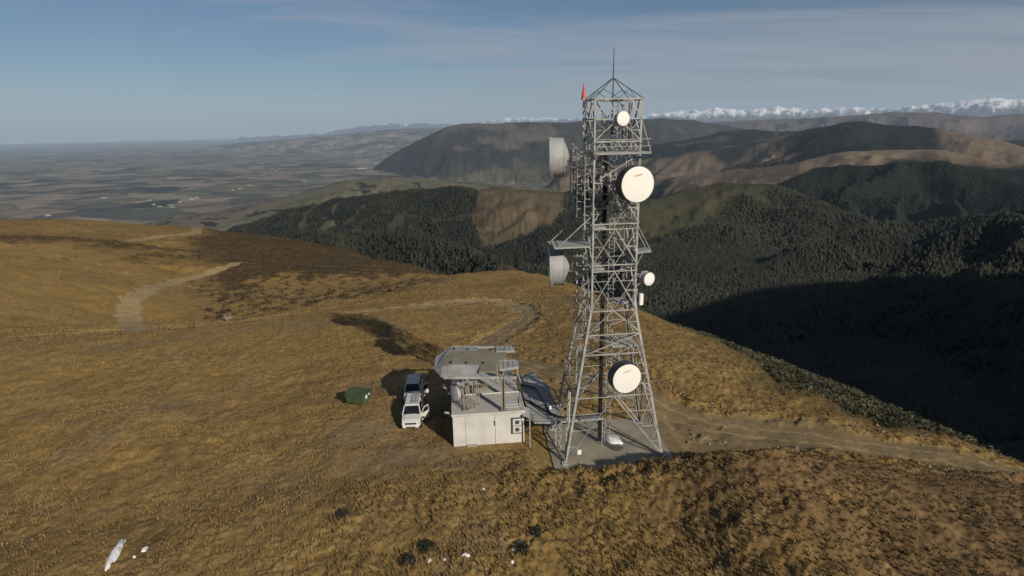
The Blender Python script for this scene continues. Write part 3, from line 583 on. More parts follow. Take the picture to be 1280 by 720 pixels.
scatter(tuss_templates(), X, Y, NR.uniform(.15, .32, len(X)), 'tussock_grass', M['tussock'], 'dry golden tussock grass clumps covering the slope', 'grass', tn)
n = 90000; u = NR.random(n); rr = 125+(330-125)*u**1.1; tt = np.radians(NR.uniform(-43, 12, n)); X = rr*np.sin(tt); Y = rr*np.cos(tt)
Z, gi = ground_many(X, Y); keep = (GI[gi] == 0) & (road[gi] < .25) & (forest[gi] < .3) & (cov[gi][:, 0] > .15) & (NR.random(n) < .5+.8*fbm(X/9, Y/9, 3, 81)); X = X[keep]; Y = Y[keep]
scatter(tuss_templates(), X, Y, NR.uniform(.2, .5, len(X)), 'tussock_grass', M['tussock'], 'golden tussock clumps on the slope further off by the left track', 'grass', np.clip(.45+.5*fbm(X/12, Y/12, 3, 82)+NR.normal(0, .15, len(X)), 0, 1))
# shrubs: lumpy little domes of leaf facets
def blob_templates(nb, seed, flat=.7):
    T = []
    for k in range(5):
        q = np.random.default_rng(seed+k); v = []
        for b in range(nb):
            a = q.uniform(0, 2*np.pi); ph = math.acos(q.uniform(.0, 1)); rd_ = q.uniform(.65, 1.05)
            c = np.array([math.cos(a)*math.sin(ph)*rd_, math.sin(a)*math.sin(ph)*rd_, math.cos(ph)*rd_*flat])
            for i in range(3): v.append(tuple(c+q.normal(0, .24, 3)))
        T.append(v)
    return T, [(3*i, 3*i+1, 3*i+2) for i in range(nb)]
n = 42000; X = NR.uniform(14, 60, n); Y = NR.uniform(40, 120, n); Z, gi = ground_many(X, Y)
od = np.linalg.norm(cov[gi]-olive, axis=1); keep = (GI[gi] == 0) & (od < .05) & (road[gi] < .1) & (forest[gi] < .4); X = X[keep]; Y = Y[keep]
scatter(blob_templates(26, 5), X, Y, NR.uniform(.10, .62, len(X))*np.where(NR.random(len(X)) < .8, .5, 1.0), 'shrub_cover', M['shrubs'], 'low olive green shrubs along the valley edge right of the tower', 'shrubs', np.clip(.5+.5*fbm(X/6, Y/6, 3, 83)+NR.normal(0, .2, len(X)), 0, 1))
# heath bushes on the further slopes
n = 26000; rr = NR.uniform(110, 430, n); tt = np.radians(NR.uniform(-42, 3, n)); X = rr*np.sin(tt); Y = rr*np.cos(tt); Z, gi = ground_many(X, Y)
keep = (GI[gi] == 0) & (cov[gi][:, 0] < .115) & (road[gi] < .1) & (forest[gi] < .3); X = X[keep]; Y = Y[keep]
scatter(blob_templates(14, 25, .8), X, Y, NR.uniform(.3, .95, len(X)), 'heath_bushes', M['heathleaf'], 'brown heath bushes spread over the slope behind the dip', 'shrubs', np.clip(.4+.5*fbm(X/20, Y/20, 3, 84)+NR.normal(0, .25, len(X)), 0, 1))
# stones on the road banks
def rock_templates():
    T = []
    base = [(0, 0, .7), (1, 0, .1), (.3, .9, .15), (-.8, .6, .1), (-.8, -.6, .05), (.3, -.95, .12), (0, 0, -.6)]
    for k in range(6):
        q = np.random.default_rng(60+k); T.append([tuple(np.array(p)+q.normal(0, .18, 3)) for p in base])
    F = [(0, 1+i, 1+(i+1) % 5) for i in range(5)]+[(6, 1+(i+1) % 5, 1+i) for i in range(5)]
    return T, F
n = 60000; X = NR.uniform(-16, 62, n); Y = NR.uniform(33, 135, n); Z, gi = ground_many(X, Y)
pr = np.exp(-((d_road[gi]-3.6)/1.0)**2)*.3+.012*(d_road[gi] < 3)+.5*np.exp(-((X-18)/7)**2-((Y-41.6)/1.0)**2)+.35*np.exp(-((X-3)/9)**2-((Y-135)/25)**2)
keep = (GI[gi] == 0) & (NR.random(n) < pr*.5) & (rrect(X, Y, 7.9, 46.5, 6.1, 5.1, .09) > .1); X = X[keep]; Y = Y[keep]
scatter(rock_templates(), X, Y, NR.uniform(.05, .24, len(X))**1.0, 'loose_stones', M['stone'], 'loose pale stones scattered along the banks of the dirt track', 'stones', NR.random(len(X)), lift=.02)
# far pine forest on the valley sides
def pine_templates():
    T = []; N = 6
    for k in range(7):
        q = np.random.default_rng(90+k); v = []; lean = q.normal(0, .03, 2)
        for tier in range(3):
            z0 = .12+tier*.27+q.normal(0, .02); z1 = min(1.0, z0+.42); rb = (.33, .27, .16)[tier]
            for i in range(N):
                a = 2*math.pi*i/N+q.uniform(-.3, .3); r_ = rb*q.uniform(.6, 1.3); v.append((r_*math.cos(a)+lean[0]*z0, r_*math.sin(a)+lean[1]*z0, z0+q.normal(0, .035)))
            v.append((lean[0], lean[1], z1))
        v = [(a_[0], a_[1], a_[2]*.82) for a_ in v]; T.append(v)
    F = []
    for tier in range(3):
        o = tier*(N+1); F += [(o+i, o+(i+1) % N, o+N) for i in range(N)]
    return T, F
n = 330000; rr = 430*(3000/430)**(NR.random(n)**.62); tt = np.radians(NR.uniform(-34, 45, n)); X = rr*np.sin(tt); Y = rr*np.cos(tt); Z, gi = ground_many(X, Y)
keep = (forest[gi] > .6) & (NR.random(n) < .75+.5*fbm(X/60, Y/60, 2, 85)) & ((GI[gi] != 0) | ((rr > 480) & (tt > -.1))) & ~((GI[gi] == 98))
gi = gi[keep]; X = X[keep]; Y = Y[keep]; isL = GI[gi] == LN.index('forest_left')+1; young = isL & (np.degrees(np.arctan2(X, Y)) > 5)
scatter(pine_templates(), X, Y, NR.gamma(9, .78, len(X)).clip(3.5, 12), 'pine_forest', M['pine'], 'dense dark pine forest covering the valley sides', 'forest', np.clip(.35+.45*fbm(X/150, Y/150, 3, 86)+.3*np.sign(fbm(X/330, Y/330, 3, 87))+.45*young+NR.normal(0, .2, len(X)), 0, 1))
# ---------------------------------------------------------------- concrete pad
pad_yaw = .07; PC = (7.9, 46.2)
def rot(x, y, a): return x*math.cos(a)-y*math.sin(a), x*math.sin(a)+y*math.cos(a)
b = MB()
nx = 28; e = []
for k in range(4):                                           # slightly ragged slab edge
    for i in range(nx):
        t = i/nx*2-1; q = [(t, -1), (1, t), (-t, 1), (-1, -t)][k]
        jx = rng.uniform(-.05, .05); jy = rng.uniform(-.05, .05); X, Y = rot(q[0]*5.0+jx, q[1]*4.75+jy, pad_yaw); e.append((PC[0]+X, PC[1]+Y, .10))
b.plate(e, .5)
pad = tag(b.build('concrete_pad', M['concrete']), 'flat dusty concrete slab under the lattice tower', kind='structure')

# ---------------------------------------------------------------- lattice tower
TX, TY, TW = 7.8, 46.9, .12
tower = root('communications_tower', (TX, TY, .1), TW, 'tall grey steel lattice tower carrying dishes beside the huts', 'tower')
def ha(z): return 4.15+(1.80-4.15)*min(z, 12.9)/12.9
def hb(z): return 2.95+(1.55-2.95)*min(z, 12.9)/12.9
def cn(i, z): sx, sy = ((-1, -1), (1, -1), (1, 1), (-1, 1))[i % 4]; return Vector((sx*ha(z), sy*hb(z), z))
def fp(i, z, t): return cn(i, z).lerp(cn(i+1, z), t)         # point on face i at height z
S, SD = M['steel'], M['steel_dark']
for i in range(4):
    m = MB(); sx, sy = ((-1, -1), (1, -1), (1, 1), (-1, 1))[i]
    for a, c in ((0, 12.9), (12.9, 28.4)):
        p, q = cn(i, a), cn(i, c); w = .17 if a == 0 else .13
        m.beam(p+Vector((-sx*w/2, 0, 0)), q+Vector((-sx*w/2, 0, 0)), w, .02, up=(0, sy, 0)); m.beam(p+Vector((0, -sy*w/2, 0)), q+Vector((0, -sy*w/2, 0)), .02, w, up=(0, 1, 0))
    m.box(cn(i, .06), (.5, .5, .12)); o = m.build('leg', S, tower)
levels = [5.4, 8.9, 10.5, 12.4, 15.6, 16.1, 18.9, 19.3, 20.5, 22.4, 24.5, 25.4, 27.0, 28.4]
for z in levels:
    m = MB()
    for i in range(4): m.angle(cn(i, z), cn(i+1, z), .085 if z != 28.4 else .11, up=(0, 0, 1))
    m.build('girt', S, tower)
panels = [(0, 5.4, 'inv'), (5.4, 8.9, 'inv'), (8.9, 10.5, 'x'), (10.5, 12.4, 'inv'), (12.4, 15.6, 'inv'), (16.1, 18.9, 'inv'), (19.3, 22.4, 'inv'), (22.4, 24.5, 'x'), (24.5, 25.4, 'w'), (25.4, 27.0, 'inv'), (27.0, 28.4, 'w2')]
for z0, z1, k in panels:
    for i in range(4):
        w = .095 if z0 < 5 else .08
        if k == 'inv':
            ap = fp(i, z1, .5)
            for s in (0, 1):
                m = MB(); m.angle(ap, fp(i, z0, s), w); 
                ft = fp(i, z0, s); tp = fp(i, z1, s); mid = ap.lerp(ft, .5); lg = tp.lerp(ft, .5)
                m.build('brace', S, tower)
                n_ = MB(); n_.angle(mid, lg, .06); n_.angle(mid, tp, .06)
                if z1-z0 > 3:
                    q1 = ap.lerp(ft, .75); n_.angle(q1, tp.lerp(ft, .75), .05); n_.angle(q1, lg, .05)
                    q2 = ap.lerp(ft, .25); n_.angle(q2, tp.lerp(ft, .25), .05)
                n_.build('lattice_strut', S, tower)
        elif k == 'x':
            m = MB(); m.angle(fp(i, z0, 0), fp(i, z1, 1), w*.8); m.build('brace', S, tower); m = MB(); m.angle(fp(i, z0, 1), fp(i, z1, 0), w*.8); m.build('brace', S, tower)
        else:
            m = MB(); n = 6 if k == 'w' else 4
            for j in range(n): m.angle(fp(i, z0 if j % 2 == 0 else z1, j/n), fp(i, z1 if j % 2 == 0 else z0, (j+1)/n), .06 if k == 'w' else .08)
            if k == 'w2':
                for t in (.25, .5, .75): m.angle(fp(i, z0, t), fp(i, z1, t), .06)
            m.build('lattice_strut', S, tower)
# redundant members: mid-height ties and hip struts in each tall bay
for z0, z1 in ((0, 5.4), (5.4, 8.9), (12.4, 15.6), (16.1, 18.9), (19.3, 22.4)):
    m = MB(); zm = (z0+z1)/2
    for i in range(4):
        a = fp(i, zm, .5)
        for s in (0, 1):
            b_ = fp(i, z1, .5).lerp(fp(i, z0, s), .5); m.angle(b_, fp(i+(1 if s else -1), z1, .5).lerp(fp(i+(1 if s else -1), z0, 1-s), .5), .05)
            m.angle(b_, fp(i, z0, .5), .045) if z0 > 0 else None
    m.build('lattice_strut', S, tower)
# plan bracing inside
for z in (5.4, 8.9, 12.4, 15.6, 18.9, 22.4, 25.4, 28.4):
    m = MB()
    for i in range(4): m.angle(fp(i, z-.06, .5), fp(i+1, z-.06, .5), .07)
    m.build('plan_bracing', S, tower)
# roof peak and rod
for i in range(4):
    m = MB(); m.tube([cn(i, 28.45), (0, 0, 29.95)], .035, 6)
    mid = cn(i, 28.45).lerp(Vector((0, 0, 29.95)), .45); m.tube([mid, fp(i, 28.45, .5)], .022, 5); m.tube([mid, fp(i-1, 28.45, .5)], .022, 5)
    m.build('peak_strut', SD, tower)
m = MB(); m.tube([(0, 0, 24.4), (0, 0, 30.2), (0, 0, 32.0)], [.06, .05, .025], 8); m.build('lightning_rod', SD, tower)
# red beacon cone on the far left corner
m = MB(); p = cn(3, 28.4); m.lathe((p.x-.05, p.y, p.z+.1), (0, 0, 1), [(0, 0), (0, .19), (.22, .19), (.24, .17), (1.25, .012), (1.27, 0)], 16); m.lathe((p.x-.05, p.y, p.z-.25), (0, 0, 1), [(0, .05), (.36, .05)], 8); m.build('beacon_cone', M['red'], tower, smooth=False)
# vertical cable run and ladder
m = MB()
for k in range(6): x = -.56+.055*k; m.tube([(x, .1+.03*math.sin(k*2.1), .05), (x+.02*math.sin(k), .12, 9), (x, .1, 18), (x+.02*math.cos(k), .1, 23.5+.3*(k % 3)), (x, .1, 24.5+.3*(k % 4))], .03, 5)
m.box((-.42, .16, 12.2), (.34, .02, 24.2)); m.build('cable_run', M['cable'], tower)
m = MB(); m.beam((-.05, -.1, .1), (-.05, -.1, 28), .05, .05); m.beam((.38, -.1, .1), (.38, -.1, 28), .05, .05)
for k in range(93): m.beam((-.05, -.1, .3+.3*k), (.38, -.1, .3+.3*k), .025, .025)
m.build('ladder', S, tower)
m = MB()
for k in range(18):
    z = 3+k*1.35
    for a in range(9): t0 = -math.pi*.08-a*math.pi*.105; t1 = t0-math.pi*.105; m.beam((.16+.36*math.cos(t0), -.1+.42*math.sin(t0), z), (.16+.36*math.cos(t1), -.1+.42*math.sin(t1), z), .04, .02)
m.build('ladder_cage', S, tower)
# landings
def grate(m, x0, x1, y0, y1, z, n=10):
    for k in range(n+1): y = y0+(y1-y0)*k/n; m.beam((x0, y, z), (x1, y, z), .03, .04)
    nn = max(3, int((x1-x0)/.25))
    for k in range(nn+1): x = x0+(x1-x0)*k/nn; m.beam((x, y0, z), (x, y1, z), .035, .045)
for z, x0, x1, y0, y1 in ((8.9, .3, ha(8.9)-.05, -.4, hb(8.9)-.1), (15.75, -1.7, -.75, -1.4, .8), (19.0, -1.7, -.7, -1.4, 1.4), (24.55, -1.8, 2.35, -2.15, 1.5), (12.5, .45, 1.7, 0, 1.45)):
    m = MB(); grate(m, x0, x1, y0, y1, z+.07, 12)
    m.angle((x0, y0, z), (x1, y0, z), .12); m.angle((x0, y1, z), (x1, y1, z), .12); m.build('landing', M['grating'], tower)
m = MB(); m.tube([(1.8, -1.5, 26.9), (2.35, -2.1, 24.6)], .035, 6); m.build('landing_stay', S, tower)
m = MB(); m.tube([(1.8, 1.5, 26.9), (2.35, 1.4, 24.6)], .035, 6); m.build('landing_stay', S, tower)
for zz in (25.05, 25.55):
    m = MB(); m.tube([(-1.8, -2.1, zz), (2.35, -2.1, zz)], .025, 6); m.tube([(2.35, -2.1, zz), (2.35, 1.5, zz)], .025, 6); m.build('handrail', S, tower)
# left ice shield above the lower side dish, right step-out platform
def loc(X, Y, Z): x, y = rot(X-TX, Y-TY, -TW); return Vector((x, y, Z-.1))
pl = [loc(*DISH['platL'][k]) for k in range(4)]; zt = 17.62
m = MB(); pts = [(-4.75, -1.35, zt), (-1.7, -1.35, zt), (-1.7, 1.5, zt), (-4.45, 1.5, zt)]; m.plate(pts, .04)
for k in range(5): y = -1.35+.7*k; m.beam((-4.7, y, zt-.07), (-1.7, y, zt-.07), .06, .1)
m.build('ice_shield', M['grating'], tower)
for y in (-1.35, 1.5): m = MB(); m.tube([(-4.4, y, zt), (-1.85, y, 19.9)], .04, 6); m.build('ice_shield_stay', S, tower)
m = MB(); m.plate([(1.75, -1.4, 17.0), (2.95, -1.4, 17.12), (2.95, -.2, 17.12), (1.75, -.2, 17.0)], .05)
for y in (-1.4, -.25): m.angle((1.75, y, 16.9), (2.95, y, 17.0), .08); m.tube([(2.9, y, 17.1), (1.8, y, 19.1)], .035, 6); m.tube([(2.3, y, 16.95), (1.8, y, 15.9)], .03, 6)
m.build('step_platform', M['grating'], tower)
# crowded antenna mounting frames on the far left side
q = random.Random(3); m = MB()
for x, y0 in ((-2.35, -1.2), (-2.75, -.3), (-2.2, .5), (-2.6, 1.4), (-3.0, .9)):
    z0 = 19.2+q.uniform(-.4, .8); z1 = 24.2+q.uniform(-.6, .8); m.tube([(x, y0, z0), (x, y0, z1)], .045, 6)
    for k in range(int((z1-z0)/.62)): z = z0+.3+.62*k; m.beam((x, y0, z), (-1.75, y0+q.uniform(-.3, .3), z+q.uniform(-.15, .15)), .05, .05)
m.build('mounting_frame', S, tower)
m = MB()
for k in range(90):
    z = q.uniform(18.9, 24.8); x = q.uniform(-2.4, 1.4); y = q.uniform(-1.3, 1.6); a = q.uniform(0, 6.28); l = q.uniform(.25, .9)
    m.tube([(x, y, z), (x+l*math.cos(a), y+l*math.sin(a), z+q.uniform(-.35, .35))], .028, 5)
    if k % 3 == 0: m.box((x, y, z+.1), (.16, .14, q.uniform(.2, .5)), a)
m.build('mounting_brackets', S, tower)
for k in range(48):                                          # loops of feeder cable between the run and the antennas
    z = q.choice([24, 23.4, 22.6, 21.7, 21, 20.3, 19.5, 16.2, 15.4, 14.6, 13.8, 8.4, 7.9]); s = -1 if q.random() < .62 else 1; r_ = q.uniform(.3, .8)
    m = MB(); p0 = (-.4, .1, z+q.uniform(-.6, .6)); p3 = (s*1.8+q.uniform(-.4, .4), q.uniform(-1.5, 1.6), z+q.uniform(-.5, .5))
    m.tube([p0, (p0[0]+s*.5, p0[1]+.15, p0[2]-r_*.7), (p3[0]-s*.4, p3[1]*.7, p3[2]-r_*.6), p3], .026, 5)
    m.build('feeder_cable', M['cable'], tower)
for z0, z1, x in ((10.9, 15.9, -2.15), (9.5, 13.6, -2.7), (12.5, 16.9, -2.55), (25.6, 28.6, -1.95), (25.2, 28.2, -1.1), (25.6, 28.0, .9)):
    m = MB(); y = q.uniform(-.6, 1.5); m.tube([(x, y, z0), (x, y, z1)], .04, 6)
    for k in range(6): z = z0+(z1-z0)*(k+.5)/6; m.beam((x, y, z), (max(-1.7, x) if x < 0 else x, y+q.uniform(-.4, .4), z), .045, .045); m.box((x-.05, y-.08, z+.15), (.14, .12, .26))
    m.build('antenna_pipe', S, tower)
for s in (-.9, -.2, .95):                                    # small dipole loops inside the cage
    m = MB(); m.tube([(s, -.4, 25.6), (s, -.4, 27.4)], .03, 6)
    for z in (26.0, 26.25, 26.5, 26.75, 25.9): m.tube([(s, -.4, z), (s+.3, -.5, z+.02), (s+.42, -.4, z+.2), (s+.3, -.3, z+.38), (s, -.4, z+.36)], .02, 5)
    m.build('dipole_antenna', SD, tower)
# pale conduit up the near left leg, small notice
m = MB(); m.tube([(-3.98, -2.55, .05), (-3.72, -2.35, 3.0), (-3.62, -2.3, 6.0)], .055, 8); m.build('conduit', M['hut_wall'], tower)
m = MB(); m.box((-2.95, -2.93, .95), (.32, .03, .42)); m.build('notice_board', M['white'], tower)
# walkway into the tower
m = MB(); za = 2.55
def wl(X, Y, Z=2.6): return loc(X, Y, Z+.1)
a0, a1 = loc(3.7, 46.3, 2.6), loc(7.5, 46.75, 2.6)
dn = Vector((-(a1-a0).y, (a1-a0).x, 0)).normalized()
for s in (-.42, .42): m.beam(a0+dn*s, a1+dn*s, .06, .16)
m.plate([a0+dn*.4, a0-dn*.4, a1-dn*.4, a1+dn*.4], .03)
for k in range(20): t = (k+.5)/20; m.beam(a0.lerp(a1, t)+dn*.4+Vector((0, 0, .03)), a0.lerp(a1, t)-dn*.4+Vector((0, 0, .03)), .05, .04)
m.build('walkway', M['grating'], tower)
for t in (.04, .98):
    m = MB(); c = a0.lerp(a1, t)
    for s in (-.38, .38): m.beam(c+dn*s, (c+dn*s).xy.to_3d(), .07, .07, up=(0, 1, 0))
    m.build('walkway_post', S, tower)

# ---------------------------------------------------------------- dishes
def dish(pos, d, dia, drum, cone, label, dark=False, mount_to=None, group='drum dishes bolted to the tower', mark=False, cream=True, name='microwave_dish', back=False):
    d = Vector(d).normalized(); P = Vector(pos); o = root(name, P, 0, label, 'dish', group)
    r = dia/2; SH = M['shroud_dark'] if dark else M['shroud']
    m = MB(); m.lathe((0, 0, 0), d, [(drum/2+.012, r-.02), (drum/2+.03, r*.8), (drum/2+.045, r*.4), (drum/2+.05, 0)], 48)
    rd_ = m.build('radome', M['radome'] if cream else M['radome_white'], o, smooth=True)
    m = MB(); m.lathe((0, 0, 0), d, [(drum/2, r-.05), (drum/2+.02, r-.03), (drum/2+.02, r+.02), (drum/2-.05, r+.025), (drum/2-.06, r), (-drum/2, r), (-drum/2-.03, r+.03), (-drum/2-.07, r+.03), (-drum/2-.07, r-.02)], 48)
    if dia > 2:
        u = Vector((0, 0, 1)); x = d.cross(u).normalized(); y = x.cross(d)
        for k in range(36): a = 2*math.pi*k/36; c = (x*math.cos(a)+y*math.sin(a))*(r+.03)+d*(drum/2-.16); m.beam(c-d*.1, c+d*.1, .02, .03)
    m.build('shroud', SH, o, smooth=False)
    m = MB(); pr = []
    for k in range(9): t = k/8; pr.append((-drum/2-.05-cone*(t**1.2), r*(1-.86*t)))
    m.lathe((0, 0, 0), d, pr+[(pr[-1][0]-.05, 0)], 48); m.build('reflector_back', SH, o, smooth=True)
    m = MB(); bk = d*(-drum/2-cone); m.lathe(bk, -d, [(-.1, .2), (.28, .2), (.30, 0)], 12)
    if mount_to:
        pz = bk-d*.25; m.tube([pz+Vector((0, 0, -dia*.42)), pz+Vector((0, 0, dia*.42))], .06, 8)
        for k, t in enumerate(mount_to):
            t = Vector(t)-P; st = pz+Vector((0, 0, (-1)**k*dia*.3)); m.tube([st, t], .04, 6)
        u = Vector((0, 0, 1)); x = d.cross(u).normalized(); m.tube([d*(-drum/2)+x*(r*.7), Vector(mount_to[0])-P], .025, 6); m.tube([d*(-drum/2)-x*(r*.7), Vector(mount_to[-1])-P], .025, 6)
    m.build('mount', S, o)
    if mark:                                                 # small slanted red wordmark near the top of the radome
        u = Vector((0, 0, 1)); x = u.cross(d).normalized()*1; y = d.cross(x).normalized()
        if y.z < 0: y = -y
        m = MB(); f = d*(drum/2+.052); c0 = y*(r*.50); ca, sa = math.cos(R(12)), math.sin(R(12)); e1 = x*ca+y*sa; e2 = y*ca-x*sa
        k = r*.043
        for i in range(9):                                   # illegible letter strokes
            c = c0+e1*((i-4)*k*.98); h = k*(.75 if i % 2 else .95); m.beam(f+c-e2*h+e1*(.1*k), f+c+e2*h+e1*(.35*k), k*.34, .012, up=tuple(d))
            if i % 2: m.beam(f+c-e1*(k*.35), f+c+e1*(k*.35), k*.28, .012, up=tuple(d))
        m.beam(f+c0-e1*(k*7.8)-e2*(k*.2), f+c0+e1*(k*8.2)+e2*(k*.2), k*.26, .011, up=tuple(d)); m.build('wordmark', M['redprint'], o)
    return o
def tw(i, z): 
    c = cn(i, z) if isinstance(i, int) else Vector(i); x, y = rot(c.x, c.y, TW); return (TX+x, TY+y, (z if isinstance(i, int) else c.z)+.1)
dish(DISH['uL'], (-1, .03, 0), 3.0, 1.05, .55, 'large pale grey drum dish high on the left side of the tower, aimed left', mount_to=(tw(0, 24.6), tw(0, 23.0), tw(3, 24.4), tw(3, 23.3)))
dish(DISH['lL'], (-1, .03, 0), 2.95, 1.05, .5, 'large pale grey drum dish just under the flat ice shield, left side of tower', mount_to=(tw(0, 16.3), tw(0, 14.6), tw(3, 16.3), tw(3, 14.8)))
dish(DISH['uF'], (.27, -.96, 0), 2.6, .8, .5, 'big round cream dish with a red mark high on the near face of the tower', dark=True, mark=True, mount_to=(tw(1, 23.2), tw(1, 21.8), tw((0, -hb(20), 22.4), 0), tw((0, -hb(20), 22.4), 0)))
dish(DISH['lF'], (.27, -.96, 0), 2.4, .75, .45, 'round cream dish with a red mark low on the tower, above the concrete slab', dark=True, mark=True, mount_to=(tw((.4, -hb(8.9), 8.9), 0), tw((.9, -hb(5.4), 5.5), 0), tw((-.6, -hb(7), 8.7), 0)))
dish(DISH['top'], (.33, -.94, 0), 1.05, .3, .25, 'small cream dish at the very top of the tower cage below the peak', mount_to=(tw((.5, -1.5, 27.0), 0), tw((.5, -1.5, 26.2), 0)))
dish(DISH['sR'], (.45, -.89, .0), 1.05, .5, .2, 'small white drum dish sticking out on the right side at mid height of the tower', cream=False, mount_to=(tw(1, 15.2), tw(1, 14.3)))
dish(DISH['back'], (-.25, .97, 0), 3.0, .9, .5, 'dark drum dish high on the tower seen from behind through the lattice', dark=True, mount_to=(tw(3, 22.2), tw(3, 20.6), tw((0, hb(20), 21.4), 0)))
o = root('panel_antenna', DISH['panel'], 0, 'small white box antenna on the right side of the tower below the small white dish', 'antenna')
m = MB(); m.box((0, 0, 0), (.34, .3, .95), .3); m.build('antenna_box', M['radome_white'], o, bevel=.04)
m = MB(); m.tube([(-.3, .15, -.6), (-.3, .15, 1.4)], .045, 8); m.beam((-.3, .15, .3), (0, .05, .3), .06, .06); m.beam((-.3, .15, -.3), (0, .05, -.3), .06, .06)
t = Vector(tw(1, 13.4))-Vector(DISH['panel']); m.beam((-.3, .15, t.z), t, .06, .06); t = Vector(tw(1, 14.2))-Vector(DISH['panel']); m.beam((-.3, .15, t.z), t, .06, .06); m.build('mount', S, o)
# slim yagi poking out on the left, below the lower side dish
p0 = Vector(tw((-2.6, .2, 12.9), 0)); o = root('yagi_antenna', p0, 0, 'thin dark antenna arm poking out left of the tower below the lower side dish', 'antenna')
m = MB(); m.tube([(.9, 0, 0), (-1.5, -.2, .05)], .03, 6); m.build('boom', SD, o)
m = MB()
for k in range(7): x = -1.4+.33*k; m.tube([(x, -.18-.35, .05), (x, -.18+.35, .05)], .014, 5)
m.tube([(-1.3, -.2, .25), (-.9, -.2, .33), (-.6, -.2, .2), (-.9, -.2, .02), (-1.3, -.2, .1)], .02, 5); m.build('elements', SD, o)

# ---------------------------------------------------------------- huts
HY = .10
hut = root('equipment_hut', (-2.42, 48.9, 0), HY, 'pale grey flat roofed hut nearest the viewer, with two vent fans on its front wall', 'hut')
m = MB(); m.box((0, 0, 1.42), (6.15, 3.75, 2.84)); m.build('wall', M['hut_wall'], hut)
m = MB(); m.box((0, 0, 2.93), (6.3, 3.9, .16)); m.build('roof', M['hut_roof'], hut)
m = MB(); m.box((0, -1.93, 2.99), (6.36, .09, .12)); m.box((3.14, .0, 2.99), (.09, 3.8, .12)); m.box((.6, 1.93, 3.03), (4.9, .10, .16)); m.build('roof_trim', M['hut_wall'], hut)
m = MB(); m.box((.55, -1.884, 1.4), (.025, .02, 2.7)); m.box((-2.0, -1.884, 1.4), (.015, .02, 2.7)); m.build('panel_joint', M['steel_dark'], hut)
m = MB(); m.box((.5, -1.91, 2.0), (.07, .06, .42)); m.build('bracket', M['black'], hut)
fr = MB(); fr.box((2.42, -1.92, 1.65), (.92, .12, 1.5)); f_ = fr.build('vent_housing', M['steel_dark'], hut)
for z in (2.0, 1.31):
    m = MB(); m.box((2.46, -1.985, z), (.74, .03, .62)); pf = m.build('fan_panel', M['hut_wall'], hut)
    m = MB(); m.lathe((2.46, -2.0, z), (0, -1, 0), [(0, .20), (.03, .20), (.03, .17), (.005, .17), (.005, .0)], 20); m.lathe((2.46, -2.0, z), (0, -1, 0), [(.0, .06), (.03, .06), (.03, 0)], 12); m.build('fan_ring', M['steel_dark'], hut)
m = MB(); m.box((-1.5, -1.98, .06), (.85, .3, .12)); m.build('step', M['concrete_clean'], hut)
m = MB(); m.tube([(2.9, -1.7, 3.0), (2.75, -.6, 3.03), (2.95, .8, 3.03)], .03, 5); m.build('roof_cable', M['cable'], hut)
m = MB(); m.box((2.2, -1.1, 3.03), (1.5, .06, .05)); m.box((2.25, -.6, 3.03), (1.4, .05, .04)); m.build('roof_batten', M['hut_wall'], hut)

hut2 = root('equipment_shed', (-3.15, 54.6, 0), HY, 'long lower grey shed joined behind the near hut, mostly beneath the raised steel deck', 'shed')
m = MB(); m.box((.12, 0, 1.32), (6.1, 7.3, 2.64)); m.build('wall', M['hut_wall'], hut2)
m = MB(); m.box((.12, 0, 2.7), (6.25, 7.38, .12)); m.build('roof', M['hut_roof'], hut2)
m = MB(); m.box((-.2, -2.2, 2.96), (1.35, .75, .4)); m.build('roof_hatch', M['shield'], hut2, bevel=.02)
m = MB(); m.box((-2.97, -1.9, 1.1), (.06, .95, 2.1)); dr = m.build('door', M['shield_light'], hut2)
m = MB(); m.tube([(-3.02, -2.25, 1.1), (-3.08, -2.25, 1.1), (-3.08, -2.1, 1.1)], .02, 6); m.build('handle', M['chrome'], dr)
m = MB(); m.box((-2.97, 1.2, 1.1), (.06, .95, 2.1)); dr = m.build('door', M['shield_light'], hut2)
m = MB(); m.tube([(-3.02, .85, 1.1), (-3.08, .85, 1.1), (-3.08, 1.0, 1.1)], .02, 6); m.build('handle', M['chrome'], dr)

# raised steel deck over the huts
shield = root('raised_steel_deck', (-2.8, 51.2, 2.9), HY, 'raised plated steel deck with chamfered pale edges standing on tan columns over the huts', 'deck')
def P3(l): return [tuple(p) for p in l]
m = MB(); m.plate([(*p, 6.4) for p in DECK['mid']], .14); m.build('centre_plate', M['shield'], shield, world=True)
for n_ in ('sk_back', 'sk_left', 'sk_front'):
    m = MB(); pp = [Vector(p) for p in DECK[n_]]; c = sum(pp, Vector())/len(pp)
    m.plate([p+Vector((0, 0, .012)) for p in pp], .07)
    m.build('edge_panel', M['shield_light'], shield, world=True)
m = MB(); m.plate([Vector(p)-Vector((0, 0, .01)) for p in DECK['sk_in']], .08); m.build('centre_plate', M['shield'], shield, world=True)
for n_ in ('panel1', 'panel2'):
    m = MB(); pp = [Vector(p) for p in DECK[n_]]; m.plate(pp, .06)
    for k in range(1, 4): t = k/4; m.beam(pp[0].lerp(pp[1], t)+Vector((0, 0, .02)), pp[3].lerp(pp[2], t)+Vector((0, 0, .02)), .04, .05)
    m.beam(pp[3]+Vector((0, 0, -.1)), pp[2]+Vector((0, 0, -.1)), .12, .16); m.build('side_panel', M['shield_light'], shield, world=True)
cols = [(-.93, 47.35, 3.0), (-1.12, 51.1, 2.75), (-1.45, 54.6, 2.75), (-4.15, 47.7, 3.0), (-4.3, 51.3, 2.75), (-4.6, 54.9, 2.75)]
